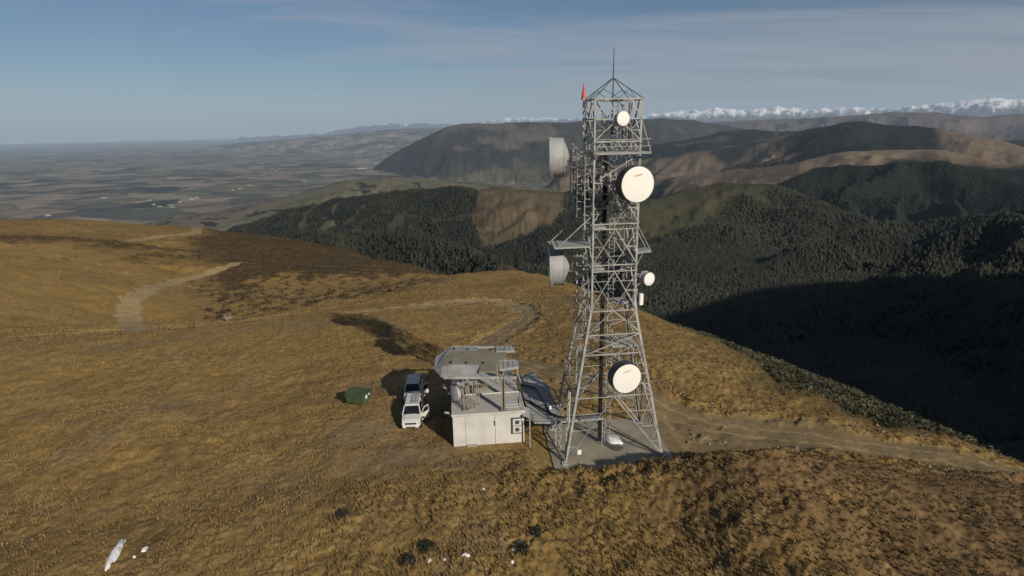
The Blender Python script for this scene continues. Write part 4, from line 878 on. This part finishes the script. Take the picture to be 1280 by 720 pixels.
for i, (x, y, z) in enumerate(cols):
    m = MB()
    if i == 3:
        for sx in (-.2, .2):
            for sy in (-.2, .2): m.beam((x+sx, y+sy, z), (x+sx, y+sy, 6.1), .07, .07, up=(0, 1, 0))
        for k in range(5): za, zb = z+.62*k, z+.62*(k+1); s = (-1)**k; m.beam((x-.2*s, y-.2, za), (x+.2*s, y-.2, zb), .04); m.beam((x-.2, y-.2*s, za), (x-.2, y+.2*s, zb), .04); m.beam((x-.2*s, y+.2, za), (x+.2*s, y+.2, zb), .04)
        m.box((x, y, z+.06), (.6, .6, .1))
    else:
        m.beam((x-.13, y, z), (x-.13, y, 6.28), .1, .3, up=(0, 1, 0)); m.beam((x+.13, y, z), (x+.13, y, 6.28), .1, .3, up=(0, 1, 0)); m.beam((x, y+.05, z), (x, y+.05, 6.28), .2, .04, up=(0, 1, 0)); m.box((x, y, z+.05), (.6, .5, .08), HY)
    m.build('column', M['column'], shield, world=True)
m = MB()
for y0, y1 in ((47.6, 47.3), (51.3, 51.1), (54.9, 54.6)): m = MB(); m.beam((-6.0, y0, 6.1), (.2, y1, 6.1), .14, .22); m.build('cross_beam', M['steel'], shield, world=True)
for x, y in ((-5.6, 50.2), (-4.2, 50.0), (-4.3, 53.4), (-5.6, 53.6), (-2.2, 53.2), (-.9, 53.0), (-2.7, 49.9), (-.5, 49.6)):
    m = MB(); m.lathe((x, y, 6.38), (0, 0, 1), [(0, .09), (.16, .09), (.17, 0)], 10); m.build('post_cap', M['black'], shield, world=True)

# kit under the deck
p = DISH['small']
dish((-5.05, 48.2, 4.35), (-.8, -.58, .1), 1.3, .35, .2, 'white round dish on the lattice column at the left end of the hut roof', cream=False, group='small white dishes below the raised deck', mount_to=((-4.35, 47.7, 4.5), (-4.35, 47.7, 4.0)))
dish((-5.1, 49.3, 5.1), (-.3, -.95, .1), .75, .2, .15, 'small white dish tucked right under the raised deck, behind the lattice column', cream=False, group='small white dishes below the raised deck', mount_to=((-4.45, 49.6, 5.0),))
o = root('floodlight', (-6.45, 51.9, 3.4), 0, 'small white lamp on the shaded left wall of the shed, left one of two', 'lamp', 'white lamps on the shaded shed wall')
m = MB(); m.box((-.1, 0, 0), (.24, .3, .34), .1); m.build('lamp_head', M['white'], o, bevel=.03); m = MB(); m.tube([(0, 0, -.1), (.15, 0, -.3), (.3, 0, -.85)], .03, 6); m.build('bracket', M['steel'], o)
o = root('floodlight', (-5.75, 51.4, 3.4), 0, 'small white lamp on the shaded left wall of the shed, right one of two', 'lamp', 'white lamps on the shaded shed wall')
m = MB(); m.box((0, 0, 0), (.2, .22, .24), .4); m.build('lamp_head', M['white'], o, bevel=.03); m = MB(); m.tube([(0, 0, -.1), (.05, 0, -.66)], .03, 6); m.build('bracket', M['steel'], o)
o = root('vent_pipe', (-5.75, 47.6, 2.6), 0, 'short grey vent pipe on the left edge of the near hut roof', 'pipe')
m = MB(); m.tube([(.25, 0, 0), (-.05, 0, .2), (-.3, 0, .22)], .1, 12); m.build('pipe', M['shroud'], o)
o = root('roof_frame', (-3.4, 47.9, 3.01), 0, 'tan lattice trestle on the hut roof just right of the white dish', 'frame')
for s in (-.12, .22):
    m = MB(); m.beam((s-.15, 0, 0), (s, .1, 3.0), .07, .07, up=(0, 1, 0)); m.beam((s+.15, .6, 0), (s, .5, 3.0), .07, .07, up=(0, 1, 0)); m.build('upright', M['column'], o)
m = MB()
for k in range(3): z = .5+.8*k; m.beam((-.15, .05, z), (.22, .05, z+.4), .035)
m.build('bracing', M['column'], o)

# low cable deck between the huts and the tower
cd = root('cable_deck', (2.2, 50.5, 0), 0, 'low grey grating deck with black cables between the huts and the tower', 'deck')
Zc = 2.6
pts = DECK['cable']
m = MB(); m.plate([(x, y, Zc) for x, y in pts], .06); m.build('deck_plate', M['grating'], cd, world=True)
m = MB(); n = len(pts)
for i in range(n):
    a, c = pts[i], pts[(i+1) % n]; m.beam((a[0], a[1], Zc-.09), (c[0], c[1], Zc-.09), .08, .18)
for k in range(14):
    t = k/13; a = Vector((.95, 46.3+t*9.4, Zc+.02)); c = Vector((3.45+.0*t, 46.3+t*8.0, Zc+.02))
    if t < .9: m.beam(a, c, .03, .035)
m.build('deck_frame', M['grating'], cd, world=True)
for x, y in ((1.3, 46.4), (3.5, 46.2), (3.45, 49.8), (1.2, 50.6), (2.9, 54.3), (.9, 55.3)):
    m = MB(); m.beam((x, y, -.2), (x, y, Zc-.06), .09, .09, up=(0, 1, 0)); m.build('post', S, cd, world=True)
m = MB()
for k in range(5): o_ = .07*k; m.tube([(.6, 50.3+o_, 2.72), (1.6, 49.4+o_, 2.7), (2.5, 48.0+o_, 2.7), (3.2, 46.9+o_*.5, 2.7), (4.2, 46.45+o_*.5, 2.72), (7.3, 46.8+o_*.3, 2.72)], .035, 6)
for k in range(3): o_ = .07*k; m.tube([(.7, 53.4+o_, 2.72), (2.0, 52.6+o_, 2.7), (2.7, 49.5, 2.7), (3.0+o_, 47.5, 2.7), (3.9, 46.6, 2.72)], .035, 6)
m.build('cables', M['cable'], cd, world=True)
m = MB(); m.plate([(.72, 46.9, 2.75), (1.5, 46.7, 2.55), (1.95, 47.4, 2.5), (1.7, 48.4, 2.55), (.55, 48.8, 2.75)], .05); m.build('curved_cover', M['shroud'], cd, world=True)
for pnts in ([(.35, 52.2, 2.7), (.6, 50.6, 4.2)], [(.2, 54.0, 2.7), (.35, 53.4, 4.6)]): 
    m = MB(); m.tube([pnts[0], pnts[1], (pnts[1][0]-.5, pnts[1][1]+.2, 6.2)], .05, 6); m.build('hoop', S, cd, world=True)
m = MB(); m.lathe((3.15, 48.4, 2.6), (0, 0, 1), [(0, .12), (.22, .12), (.26, .08), (.27, 0)], 12); m.build('lamp_globe', M['white'], cd, world=True)

# ---------------------------------------------------------------- vehicles (four-wheel-drive wagons with a ladder rack)
def make_car():
    o = root('four_wheel_drive', (0, 0, 0), 0, 'x', 'car', 'white four wheel drives parked nose to tail beside the huts')
    L, W = 4.75, 1.78; y0 = -L/2
    # body shell from cross sections (y, half width, sill z, waist z)
    secs = [(y0, .70, .50, .78), (y0+.06, .80, .42, .92), (y0+.35, .87, .34, 1.02), (y0+1.15, .89, .33, 1.10), (y0+1.3, .89, .33, 1.13), (L/2-.35, .89, .36, 1.14), (L/2-.05, .86, .42, 1.10), (L/2, .80, .50, .95)]
    m = MB(); vs = []; K = 8
    for y, w, z0, z1 in secs:
        for x, z in ((-w*.9, z0), (w*.9, z0), (w, z0+.14), (w, z1-.14), (w*.93, z1), (w*.4, z1+.03), (-w*.4, z1+.03), (-w*.93, z1), (-w, z1-.14), (-w, z0+.14)): vs.append((x, y, z))
    K = 10; n = len(secs)
    fs = [(i*K+k, i*K+(k+1) % K, (i+1)*K+(k+1) % K, (i+1)*K+k) for i in range(n-1) for k in range(K)]+[tuple(range(K)), tuple(range((n-1)*K, n*K))]
    m.add(vs, fs); body = m.build('body', M['carpaint'], o)
    # wheel arches
    for x in (-.875, .875):
        for y in (y0+.88, L/2-1.02):
            m = MB(); m.lathe((x-math.copysign(.1, x), y, .40), (math.copysign(1, x), 0, 0), [(0, .44), (.135, .44), (.135, 0)], 24); m.build('wheel_arch', M['trim'], o)
            m = MB(); m.lathe((x-math.copysign(.12, x), y, .37), (math.copysign(1, x), 0, 0), [(0, .0), (0, .37), (.03, .385), (.19, .385), (.22, .36), (.22, .22), (.19, .20)], 28); w_ = m.build('wheel', M['rubber'], o)
            m = MB(); m.lathe((x+math.copysign(.06, x), y, .37), (math.copysign(1, x), 0, 0), [(0, .22), (.05, .21), (.03, .08), (.06, .06), (.06, 0)], 14); m.build('rim', M['chrome'], w_)
    # cabin
    m = MB(); c = [(y0+1.22, 1.12, .82), (y0+1.85, 1.74, .66), (y0+2.3, 1.80, .68), (L/2-.5, 1.79, .68), (L/2-.1, 1.12, .80)]
    vs = []
    lo = [(-.82, y0+1.2), (.82, y0+1.2), (.82, L/2-.08), (-.82, L/2-.08)]; hi = [(-.66, y0+1.88), (.66, y0+1.88), (.66, L/2-.42), (-.66, L/2-.42)]
    vs = [(x, y, 1.1) for x, y in lo]+[(x, y, 1.70) for x, y in hi]; m.add(vs, [(3, 2, 1, 0), (4, 5, 6, 7), (0, 1, 5, 4), (1, 2, 6, 5), (2, 3, 7, 6), (3, 0, 4, 7)]); m.build('glasshouse', M['glass'], o)
    m = MB(); m.box((0, (y0+1.86+L/2-.40)/2, 1.735), (1.38, (L/2-.40)-(y0+1.86), .09), 0, .92); m.build('roof_panel', M['carpaint'], o, bevel=.02)
    for s in (-1, 1):
        for a, c in (((.83, y0+1.2, 1.1), (.67, y0+1.88, 1.72)), ((.83, .0, 1.1), (.67, .08, 1.72)), ((.83, 1.15, 1.1), (.67, 1.1, 1.72)), ((.82, L/2-.1, 1.1), (.66, L/2-.44, 1.72))):
            if s == 1 and a[1] == 0: continue
            m = MB(); m.beam((a[0]*s, a[1], a[2]), (c[0]*s, c[1], c[2]), .08, .07); m.build('pillar', M['carpaint'], o)
    # front face
    m = MB(); m.box((0, y0-.005, .79), (1.02, .06, .17)); m.build('grille', M['trim'], o)
    m = MB(); m.box((0, y0-.03, .80), (.9, .03, .03)); m.box((0, y0-.03, .74), (.9, .03, .02)); m.build('grille_bar', M['chrome'], o)
    m = MB(); m.box((0, y0-.03, .52), (1.5, .18, .2)); m.build('bumper', M['carpaint'], o, bevel=.04)
    m = MB(); m.box((0, y0-.125, .50), (.85, .02, .09)); m.build('air_intake', M['trim'], o)
    for s in (-1, 1):
        m = MB(); m.box((s*.65, y0+.02, .80), (.27, .1, .17)); m.build('headlight', M['lamp_glass'], o, bevel=.02)
        m = MB(); m.box((s*.80, L/2-.02, .95), (.12, .06, .38)); m.build('tail_light', M['red'], o)
        m = MB(); m.box((s*.98, y0+1.5, 1.16), (.2, .12, .17)); m.build('mirror', M['trim'], o, bevel=.02)
    m = MB(); m.prism([(y0+.3, 1.062), (y0+1.1, 1.135), (y0+1.1, 1.15), (y0+.3, 1.077)], -.62, .62); m.build('bonnet', M['carpaint'], o, bevel=.01)
    m = MB(); m.beam((-.5, y0+1.24, 1.15), (-.1, y0+1.4, 1.29), .02); m.beam((.1, y0+1.24, 1.15), (.5, y0+1.4, 1.29), .02); m.build('wiper', M['trim'], o)
    # open front door on the right-hand side of the picture
    hx, hy = .88, y0+1.32; a = R(-38); m = MB()
    def dd(u, z, t=0): return (hx+u*math.cos(a+R(90))*1.0*1 + t*math.cos(a), hy+u*math.sin(a+R(90))+t*math.sin(a), z)
    def dq(u0, u1, z0, z1, m, t=.06):
        vs = [dd(u, z, tt) for tt in (0, t) for u, z in ((u0, z0), (u1, z0), (u1, z1), (u0, z1))]; m.add(vs, [(0, 1, 2, 3), (7, 6, 5, 4), (0, 4, 5, 1), (1, 5, 6, 2), (2, 6, 7, 3), (3, 7, 4, 0)])
    dq(0, 1.05, .42, 1.12, m); dq(.0, .06, 1.12, 1.25, m); dq(.97, 1.04, 1.12, 1.66, m); dq(.42, 1.04, 1.60, 1.68, m)
    m.beam(dd(.02, 1.15, .03), dd(.45, 1.64, .03), .06, .06); door = m.build('front_door', M['carpaint'], o)
    m = MB(); m.add([dd(.1, 1.13, .02), dd(.97, 1.13, .02), dd(.97, 1.6, .02), dd(.46, 1.6, .02), dd(.1, 1.13, .035), dd(.97, 1.13, .035), dd(.97, 1.6, .035), dd(.46, 1.6, .035)], [(0, 1, 2, 3), (7, 6, 5, 4), (0, 4, 5, 1), (1, 5, 6, 2), (2, 6, 7, 3), (3, 7, 4, 0)]); m.build('door_glass', M['glass'], door)
    m = MB(); m.box((.885, y0+1.86, .80), (.02, .95, .66)); m.build('door_opening', M['interior'], o)
    # roof rack with a ladder
    m = MB()
    for s in (-.6, .6): m.tube([(s, y0+2.0, 1.9), (s, L/2-.45, 1.9)], .022, 6)
    for k in range(5): y = y0+2.05+k*.53; m.tube([(-.62, y, 1.9), (.62, y, 1.9)], .02, 6); m.tube([(-.6, y, 1.76), (-.6, y, 1.9)], .018, 5); m.tube([(.6, y, 1.76), (.6, y, 1.9)], .018, 5)
    m.build('roof_rack', M['steel'], o)
    return o
def copy_tree(o, parent=None):
    c = o.copy(); C.objects.link(c); c.parent = parent
    for ch in list(o.children): copy_tree(ch, c)
    return c
car = make_car(); car.location = (-9.72, 52.45, ground(-9.7, 52.4)+.0); car.rotation_euler = (0, 0, .07)
car['label'] = 'front white four wheel drive standing in full sun with its door open'
car2 = copy_tree(car); car2.location = (-10.45, 57.6, ground(-10.4, 57.6)); car2.rotation_euler = (0, 0, .10)
car2['label'] = 'rear white four wheel drive, half in the dark shadow of the deck'
lad = root('ladder', (-9.55, 53.1, 0), .07, 'aluminium ladder lying on the roof rack of the front white vehicle', 'ladder'); lad.location.z = car.location.z+1.93
m = MB()
for s in (-.2, .2): m.beam((s, -1.1, .03), (s, 1.6, .03), .03, .07)
for k in range(9): m.beam((-.2, -1.0+.31*k, .03), (.2, -1.0+.31*k, .03), .03, .03)
m.build('ladder_frame', M['chrome'], lad)

# ---------------------------------------------------------------- green skip bin
bx, by = -16.1, 57.3
bn = root('skip_bin', (bx, by, ground(bx, by)), -.30, 'dull green metal skip bin with a ridged lid on the grass left of the vehicles', 'bin')
m = MB(); prof = [(-.78, .16), (.78, .16), (.92, 1.12), (-.92, 1.12)]; m.prism(prof, -1.0, 1.0)
for x in (-.9, -.45, 0, .45, .9): m.beam((x, -.80, .2), (x, -.945, 1.1), .08, .05); m.beam((x, .80, .2), (x, .945, 1.1), .08, .05)
m.box((0, -.95, 1.08), (2.06, .07, .09)); m.box((0, .95, 1.08), (2.06, .07, .09)); m.box((-1.02, 0, 1.08), (.07, 1.9, .09)); m.box((1.02, 0, 1.08), (.07, 1.9, .09)); m.build('body', M['green'], bn)
for s in (-1, 1):
    m = MB(); m.prism([(s*.0, 1.42), (s*.96, 1.13), (s*.96, 1.17), (s*.0, 1.47)], -1.03, 1.03)
    for k in range(6): x = -.9+.36*k; m.beam((x, 0, 1.48), (x, s*.95, 1.19), .06, .05)
    m.build('lid', M['green_dark'], bn)
m = MB(); m.box((1.012, -.2, .78), (.02, .3, .38)); m.box((1.012, .35, .86), (.02, .22, .16)); m.build('notice_plate', M['white'], bn)
for x in (-.8, .8):
    for y in (-.6, .6): m = MB(); m.lathe((x-.04, y, .1), (1, 0, 0), [(0, 0), (0, .1), (.08, .1), (.08, 0)], 14); m.build('wheel', M['rubber'], bn)

# ---------------------------------------------------------------- small things on the grass
def lump(name, x, y, sx, sy, h, mat, label, cat, group=None, yaw=0., seed=0, n=22, pts=None):
    q = random.Random(seed); vs = []; m = MB(); rings = 5; pr = [q.uniform(.62, 1.18) for _ in range(n)]
    pr = [(pr[i-1]+2*pr[i]+pr[(i+1) % n])/4 for i in range(n)]
    z0 = ground(x, y)
    for k in range(rings+1):
        t = k/rings
        for i in range(n):
            a = 2*math.pi*i/n; u = (1-t)**.8 if k < rings else 0.0; X, Y = rot(sx*pr[i]*u*math.cos(a), sy*pr[i]*u*math.sin(a), yaw)
            vs.append((X, Y, ground(x+X, y+Y)-z0+h*(1-(u*1.0)**2)*(1+q.uniform(-.25, .25))-.06*(k == 0)+.02))
    fs = [(k*n+i, k*n+(i+1) % n, (k+1)*n+(i+1) % n, (k+1)*n+i) for k in range(rings) for i in range(n)]
    m.add(vs, fs); o = m.build(name, mat, smooth=True); o.location = (x, y, z0); return tag(o, label, cat, group)
pt = ROADS['pts']
a, b_ = pt[14], pt[15]; yaw = math.atan2(b_[1]-a[1], b_[0]-a[0])
lump('snow_patch', (a[0]+b_[0])/2, (a[1]+b_[1])/2, 2.1, .34, .16, M['snowlump'], 'long thin streak of old snow lying in the grass at bottom left', 'snow', 'old snow patches in the tussock', yaw, 3, 40)
lump('snow_patch', pt[16][0], pt[16][1], .22, .42, .14, M['snowlump'], 'small snow scrap just right of the long streak of snow', 'snow', 'old snow patches in the tussock', .3, 5)
lump('snow_patch', pt[16][0]-.15, pt[16][1]-.9, .16, .22, .12, M['snowlump'], 'tiny snow scrap below the small scrap beside the long streak', 'snow', 'old snow patches in the tussock', .3, 15)
lump('snow_patch', 8.6, 47.2, .8, 1.25, .22, M['snowlump'], 'white heap of melting snow on the concrete slab under the tower', 'snow', None, .35, 8).location.z = .10
st = lump('wet_stain', 8.4, 46.7, 1.1, 1.8, .004, M['wet'], 'dark wet stain spreading from the snow heap on the concrete slab', 'stain', None, .3, 12); st.location.z = .104
for i, ((X, Y, Z), s, lb) in enumerate(zip([pt[k] for k in (5, 6, 7, 8, 9, 10, 11)], (.27, .2, .17, .2, .24, .14, .1),
    ('largest white snow lump right of the dark shrub pair at the bottom', 'white snow lump inside the dark shrub at the bottom', 'small white snow lump right beside the dark shrub pair', 'small white snow lump below the upper shrub of the right pair', 'bright snow lump left of the lower shrub of the right pair', 'little snow lump at the bottom edge below the right shrub pair', 'lone pale lump on the grass in front of the near hut'))):
    lump('snow_lump', X, Y, s*1.2, s*.8, s*.45, M['snowlump'], lb, 'snow', 'small snow lumps near the bottom edge', i*.9, 30+i, 12)
def bush(x, y, r, h, label, seed, group='dark low shrubs in the foreground grass'):
    q = np.random.default_rng(seed); n = int(900*r); vs = []; fs = []; z0 = ground(x, y); P = []
    for k in range(n):
        a = q.uniform(0, 6.283); rr_ = r*math.sqrt(q.random())*(1+.22*math.sin(3*a+seed)); c = np.array([rr_*math.cos(a), rr_*math.sin(a), 0]); gh = ground(x+c[0], y+c[1])-z0
        c[2] = gh+h*(1-(rr_/r/1.3)**2)*q.uniform(.2, 1.1)
        for i in range(3): P.append(tuple(c+q.normal(0, .055, 3)))
        fs.append((3*k, 3*k+1, 3*k+2))
    o = root('low_shrub', (x, y, z0), 0, label, 'shrub', group); m = MB(); m.add(P, fs); me = bpy.data.meshes.new('foliage'); me.from_pydata(P, [], fs); me.materials.append(M['bushleaf']); f = bpy.data.objects.new('foliage', me); C.objects.link(f); f.parent = o
    m = MB()
    for k in range(7): a = k*.9+seed; m.tube([(0, 0, -.05), (r*.45*math.cos(a), r*.45*math.sin(a), h*.6)], [.02, .008], 5)
    m.build('stems', M['twig'], o)
bush(pt[0][0], pt[0][1], .42, .3, 'lone round dark shrub in the open grass below the vehicles', 1)
bush(pt[1][0], pt[1][1]+.2, .62, .35, 'dark shrub near the bottom edge, right one of the left pair', 2)
bush(pt[2][0], pt[2][1]+.1, .5, .3, 'dark shrub near the bottom edge, left one of the left pair', 3)
bush(pt[3][0], pt[3][1], .48, .3, 'dark shrub near the bottom edge, lower one of the right pair', 4)
bush(pt[4][0], pt[4][1], .36, .3, 'dark shrub near the bottom edge, upper one of the right pair', 5)
# two short stakes by the faint track
X, Y, Z = pt[12]
for i, (dx, h, lb) in enumerate(((0, 1.0, 'taller dark stake standing beside the faint track on the left'), (-.9, .6, 'shorter leaning stake next to the taller one by the faint track'))):
    m = MB(); m.beam((0, 0, -.2), (.05+.1*i, 0, h), .22, .22, up=(0, 1, 0)); m.box((.05+.1*i, 0, h-.05), (.34, .25, .14)); o = m.build('marker_stake', M['wood']); o.location = (X+dx, Y, ground(X+dx, Y)); tag(o, lb, 'stake', 'stakes beside the faint track')
# a pale twiggy bush to the right of the stakes
X, Y, Z = pt[13]; o = root('bare_bush', (X, Y, ground(X, Y)), 0, 'pale leafless bush on the slope right of the two stakes', 'bush'); m = MB(); q = random.Random(4)
for k in range(60): a = q.uniform(0, 6.28); l = q.uniform(.5, 1.3); m.tube([(0, 0, 0), (l*.5*math.cos(a), l*.5*math.sin(a), l*.6), (l*math.cos(a+.3), l*math.sin(a+.3), q.uniform(.7, 1.6))], [.04, .03, .015], 4)
m.build('branches', M['rock'], o)
# white farm buildings far out on the plain
q = random.Random(9)
for i, (X, Y) in enumerate(PLAINB):
    z = heights(np.array([float(X)]), np.array([float(Y)]))[0][0]; w = q.uniform(35, 85)*(1 if i != 11 else 3); d = q.uniform(20, 40); h = q.uniform(7, 13)*(1 if i != 11 else 2)
    m = MB(); m.box((0, 0, h/2-1), (w, d, h+2)); m.prism([(-d/2-2, h), (d/2+2, h), (0, h+d*.18)], -w/2, w/2); o = m.build('farm_building', M['farmwhite']); o.location = (X, Y, z); o.rotation_euler.z = q.uniform(-.5, .5)
    tag(o, 'tiny pale farm building far out on the hazy plain', 'building', 'far off farm buildings on the plain')

# ---------------------------------------------------------------- haze, sky, sun, camera
m = MB(); m.box((0, 0, (-1000+2000)/2), (222000, 222000, 3000))
hz_m = bpy.data.materials.new('valley_haze'); hz_m.use_nodes = True; nt = hz_m.node_tree
for n_ in list(nt.nodes):
    if n_.type != 'OUTPUT_MATERIAL': nt.nodes.remove(n_)
pv = nt.nodes.new('ShaderNodeVolumePrincipled'); pv.inputs['Density'].default_value = HAZE; pv.inputs['Color'].default_value = (.58, .77, 1, 1); pv.inputs['Anisotropy'].default_value = .0
nt.links.new(pv.outputs[0], [n_ for n_ in nt.nodes if n_.type == 'OUTPUT_MATERIAL'][0].inputs['Volume'])
tag(m.build('haze', hz_m), 'thin blue air haze over the hills and plain', kind='stuff')

SUN_EL, SUN_AZ = 26.5, 34.5                      # light travels towards the far left
s = Vector((math.sin(R(SUN_AZ))*math.cos(R(SUN_EL)), -math.cos(R(SUN_AZ))*math.cos(R(SUN_EL)), math.sin(R(SUN_EL))))
ld = bpy.data.lights.new('sun', 'SUN'); ld.energy = SUN; ld.angle = R(.53); ld.color = (1, .90, .76)
lo = bpy.data.objects.new('sun', ld); C.objects.link(lo); lo.rotation_euler = (-s).to_track_quat('-Z', 'Y').to_euler(); lo.location = s*200
w = bpy.data.worlds.new('World'); bpy.context.scene.world = w; w.use_nodes = True; nt = w.node_tree; N = nt.nodes; Lk = nt.links.new
bg = N['Background']; sky = N.new('ShaderNodeTexSky'); sky.sky_type = 'NISHITA'; sky.sun_disc = False; sky.sun_elevation = R(SUN_EL); sky.sun_rotation = R(180-SUN_AZ); sky.altitude = 900; sky.air_density = 1.0; sky.dust_density = .5; sky.ozone_density = 4.0
tc = N.new('ShaderNodeTexCoord'); sp = N.new('ShaderNodeSeparateXYZ'); Lk(tc.outputs['Generated'], sp.inputs[0])
def mth(op, a, b):
    x = N.new('ShaderNodeMath'); x.operation = op
    for v, i in ((a, 0), (b, 1)):
        if isinstance(v, bpy.types.NodeSocket): Lk(v, x.inputs[i])
        else: x.inputs[i].default_value = v
    return x.outputs[0]
den = mth('ADD', mth('MAXIMUM', sp.outputs[2], 0), .10); cx = mth('DIVIDE', sp.outputs[0], den); cy = mth('DIVIDE', sp.outputs[1], den)
cb = N.new('ShaderNodeCombineXYZ'); Lk(cx, cb.inputs[0]); Lk(cy, cb.inputs[1])
mp = N.new('ShaderNodeMapping'); mp.inputs['Rotation'].default_value = (0, 0, R(-12)); mp.inputs['Scale'].default_value = (.38, 1.25, 1); mp.inputs['Location'].default_value = (1.3, .4, 0); Lk(cb.outputs[0], mp.inputs['Vector'])
n1 = N.new('ShaderNodeTexNoise'); n1.inputs['Scale'].default_value = .8; n1.inputs['Detail'].default_value = 9; n1.inputs['Roughness'].default_value = .6; n1.inputs['Distortion'].default_value = .8; Lk(mp.outputs[0], n1.inputs['Vector'])
# more cloud to the right
side = mth('MULTIPLY', mth('ADD', sp.outputs[0], .15), .26)
cr = N.new('ShaderNodeValToRGB'); cr.color_ramp.elements[0].position = .43; cr.color_ramp.elements[1].position = .72; cr.color_ramp.interpolation = 'EASE'
Lk(mth('ADD', n1.outputs['Fac'], side), cr.inputs['Fac'])
mx = N.new('ShaderNodeMix'); mx.data_type = 'RGBA'; Lk(mth('MULTIPLY', cr.outputs['Color'], .7), mx.inputs[0]); Lk(sky.outputs[0], mx.inputs[6]); mx.inputs[7].default_value = CLOUD
Lk(mx.outputs[2], bg.inputs['Color']); bg.inputs['Strength'].default_value = SKYS
cd_ = bpy.data.cameras.new('camera'); cam = bpy.data.objects.new('camera', cd_); C.objects.link(cam); cd_.sensor_width = 36; cd_.lens = 750/1280*36; cd_.clip_end = 400000; cd_.clip_start = .5
p_ = math.atan(200/750); rl = R(1.1); fw = Vector((0, math.cos(p_), -math.sin(p_))); rt_ = Vector((1, 0, 0)); up = Vector((0, math.sin(p_), math.cos(p_)))
r2 = math.cos(rl)*rt_-math.sin(rl)*up; u2 = math.sin(rl)*rt_+math.cos(rl)*up
mt = Matrix((r2, u2, -fw)).transposed().to_4x4(); mt.translation = (0, 0, 26.6); cam.matrix_world = mt
sc = bpy.context.scene; sc.camera = cam; sc.view_settings.view_transform = 'Standard'; sc.view_settings.look = 'None'; sc.view_settings.gamma = 1; sc.view_settings.exposure = EXPO; sc.view_settings.use_curve_mapping = False
sc.render.engine = 'CYCLES'; cy_ = sc.cycles; cy_.use_denoising = True; cy_.denoiser = 'OPENIMAGEDENOISE'; cy_.max_bounces = 4; cy_.diffuse_bounces = 2; cy_.glossy_bounces = 2; cy_.transmission_bounces = 2; cy_.volume_bounces = 1; cy_.transparent_max_bounces = 4; cy_.caustics_reflective = False; cy_.caustics_refractive = False
cy_.use_adaptive_sampling = False
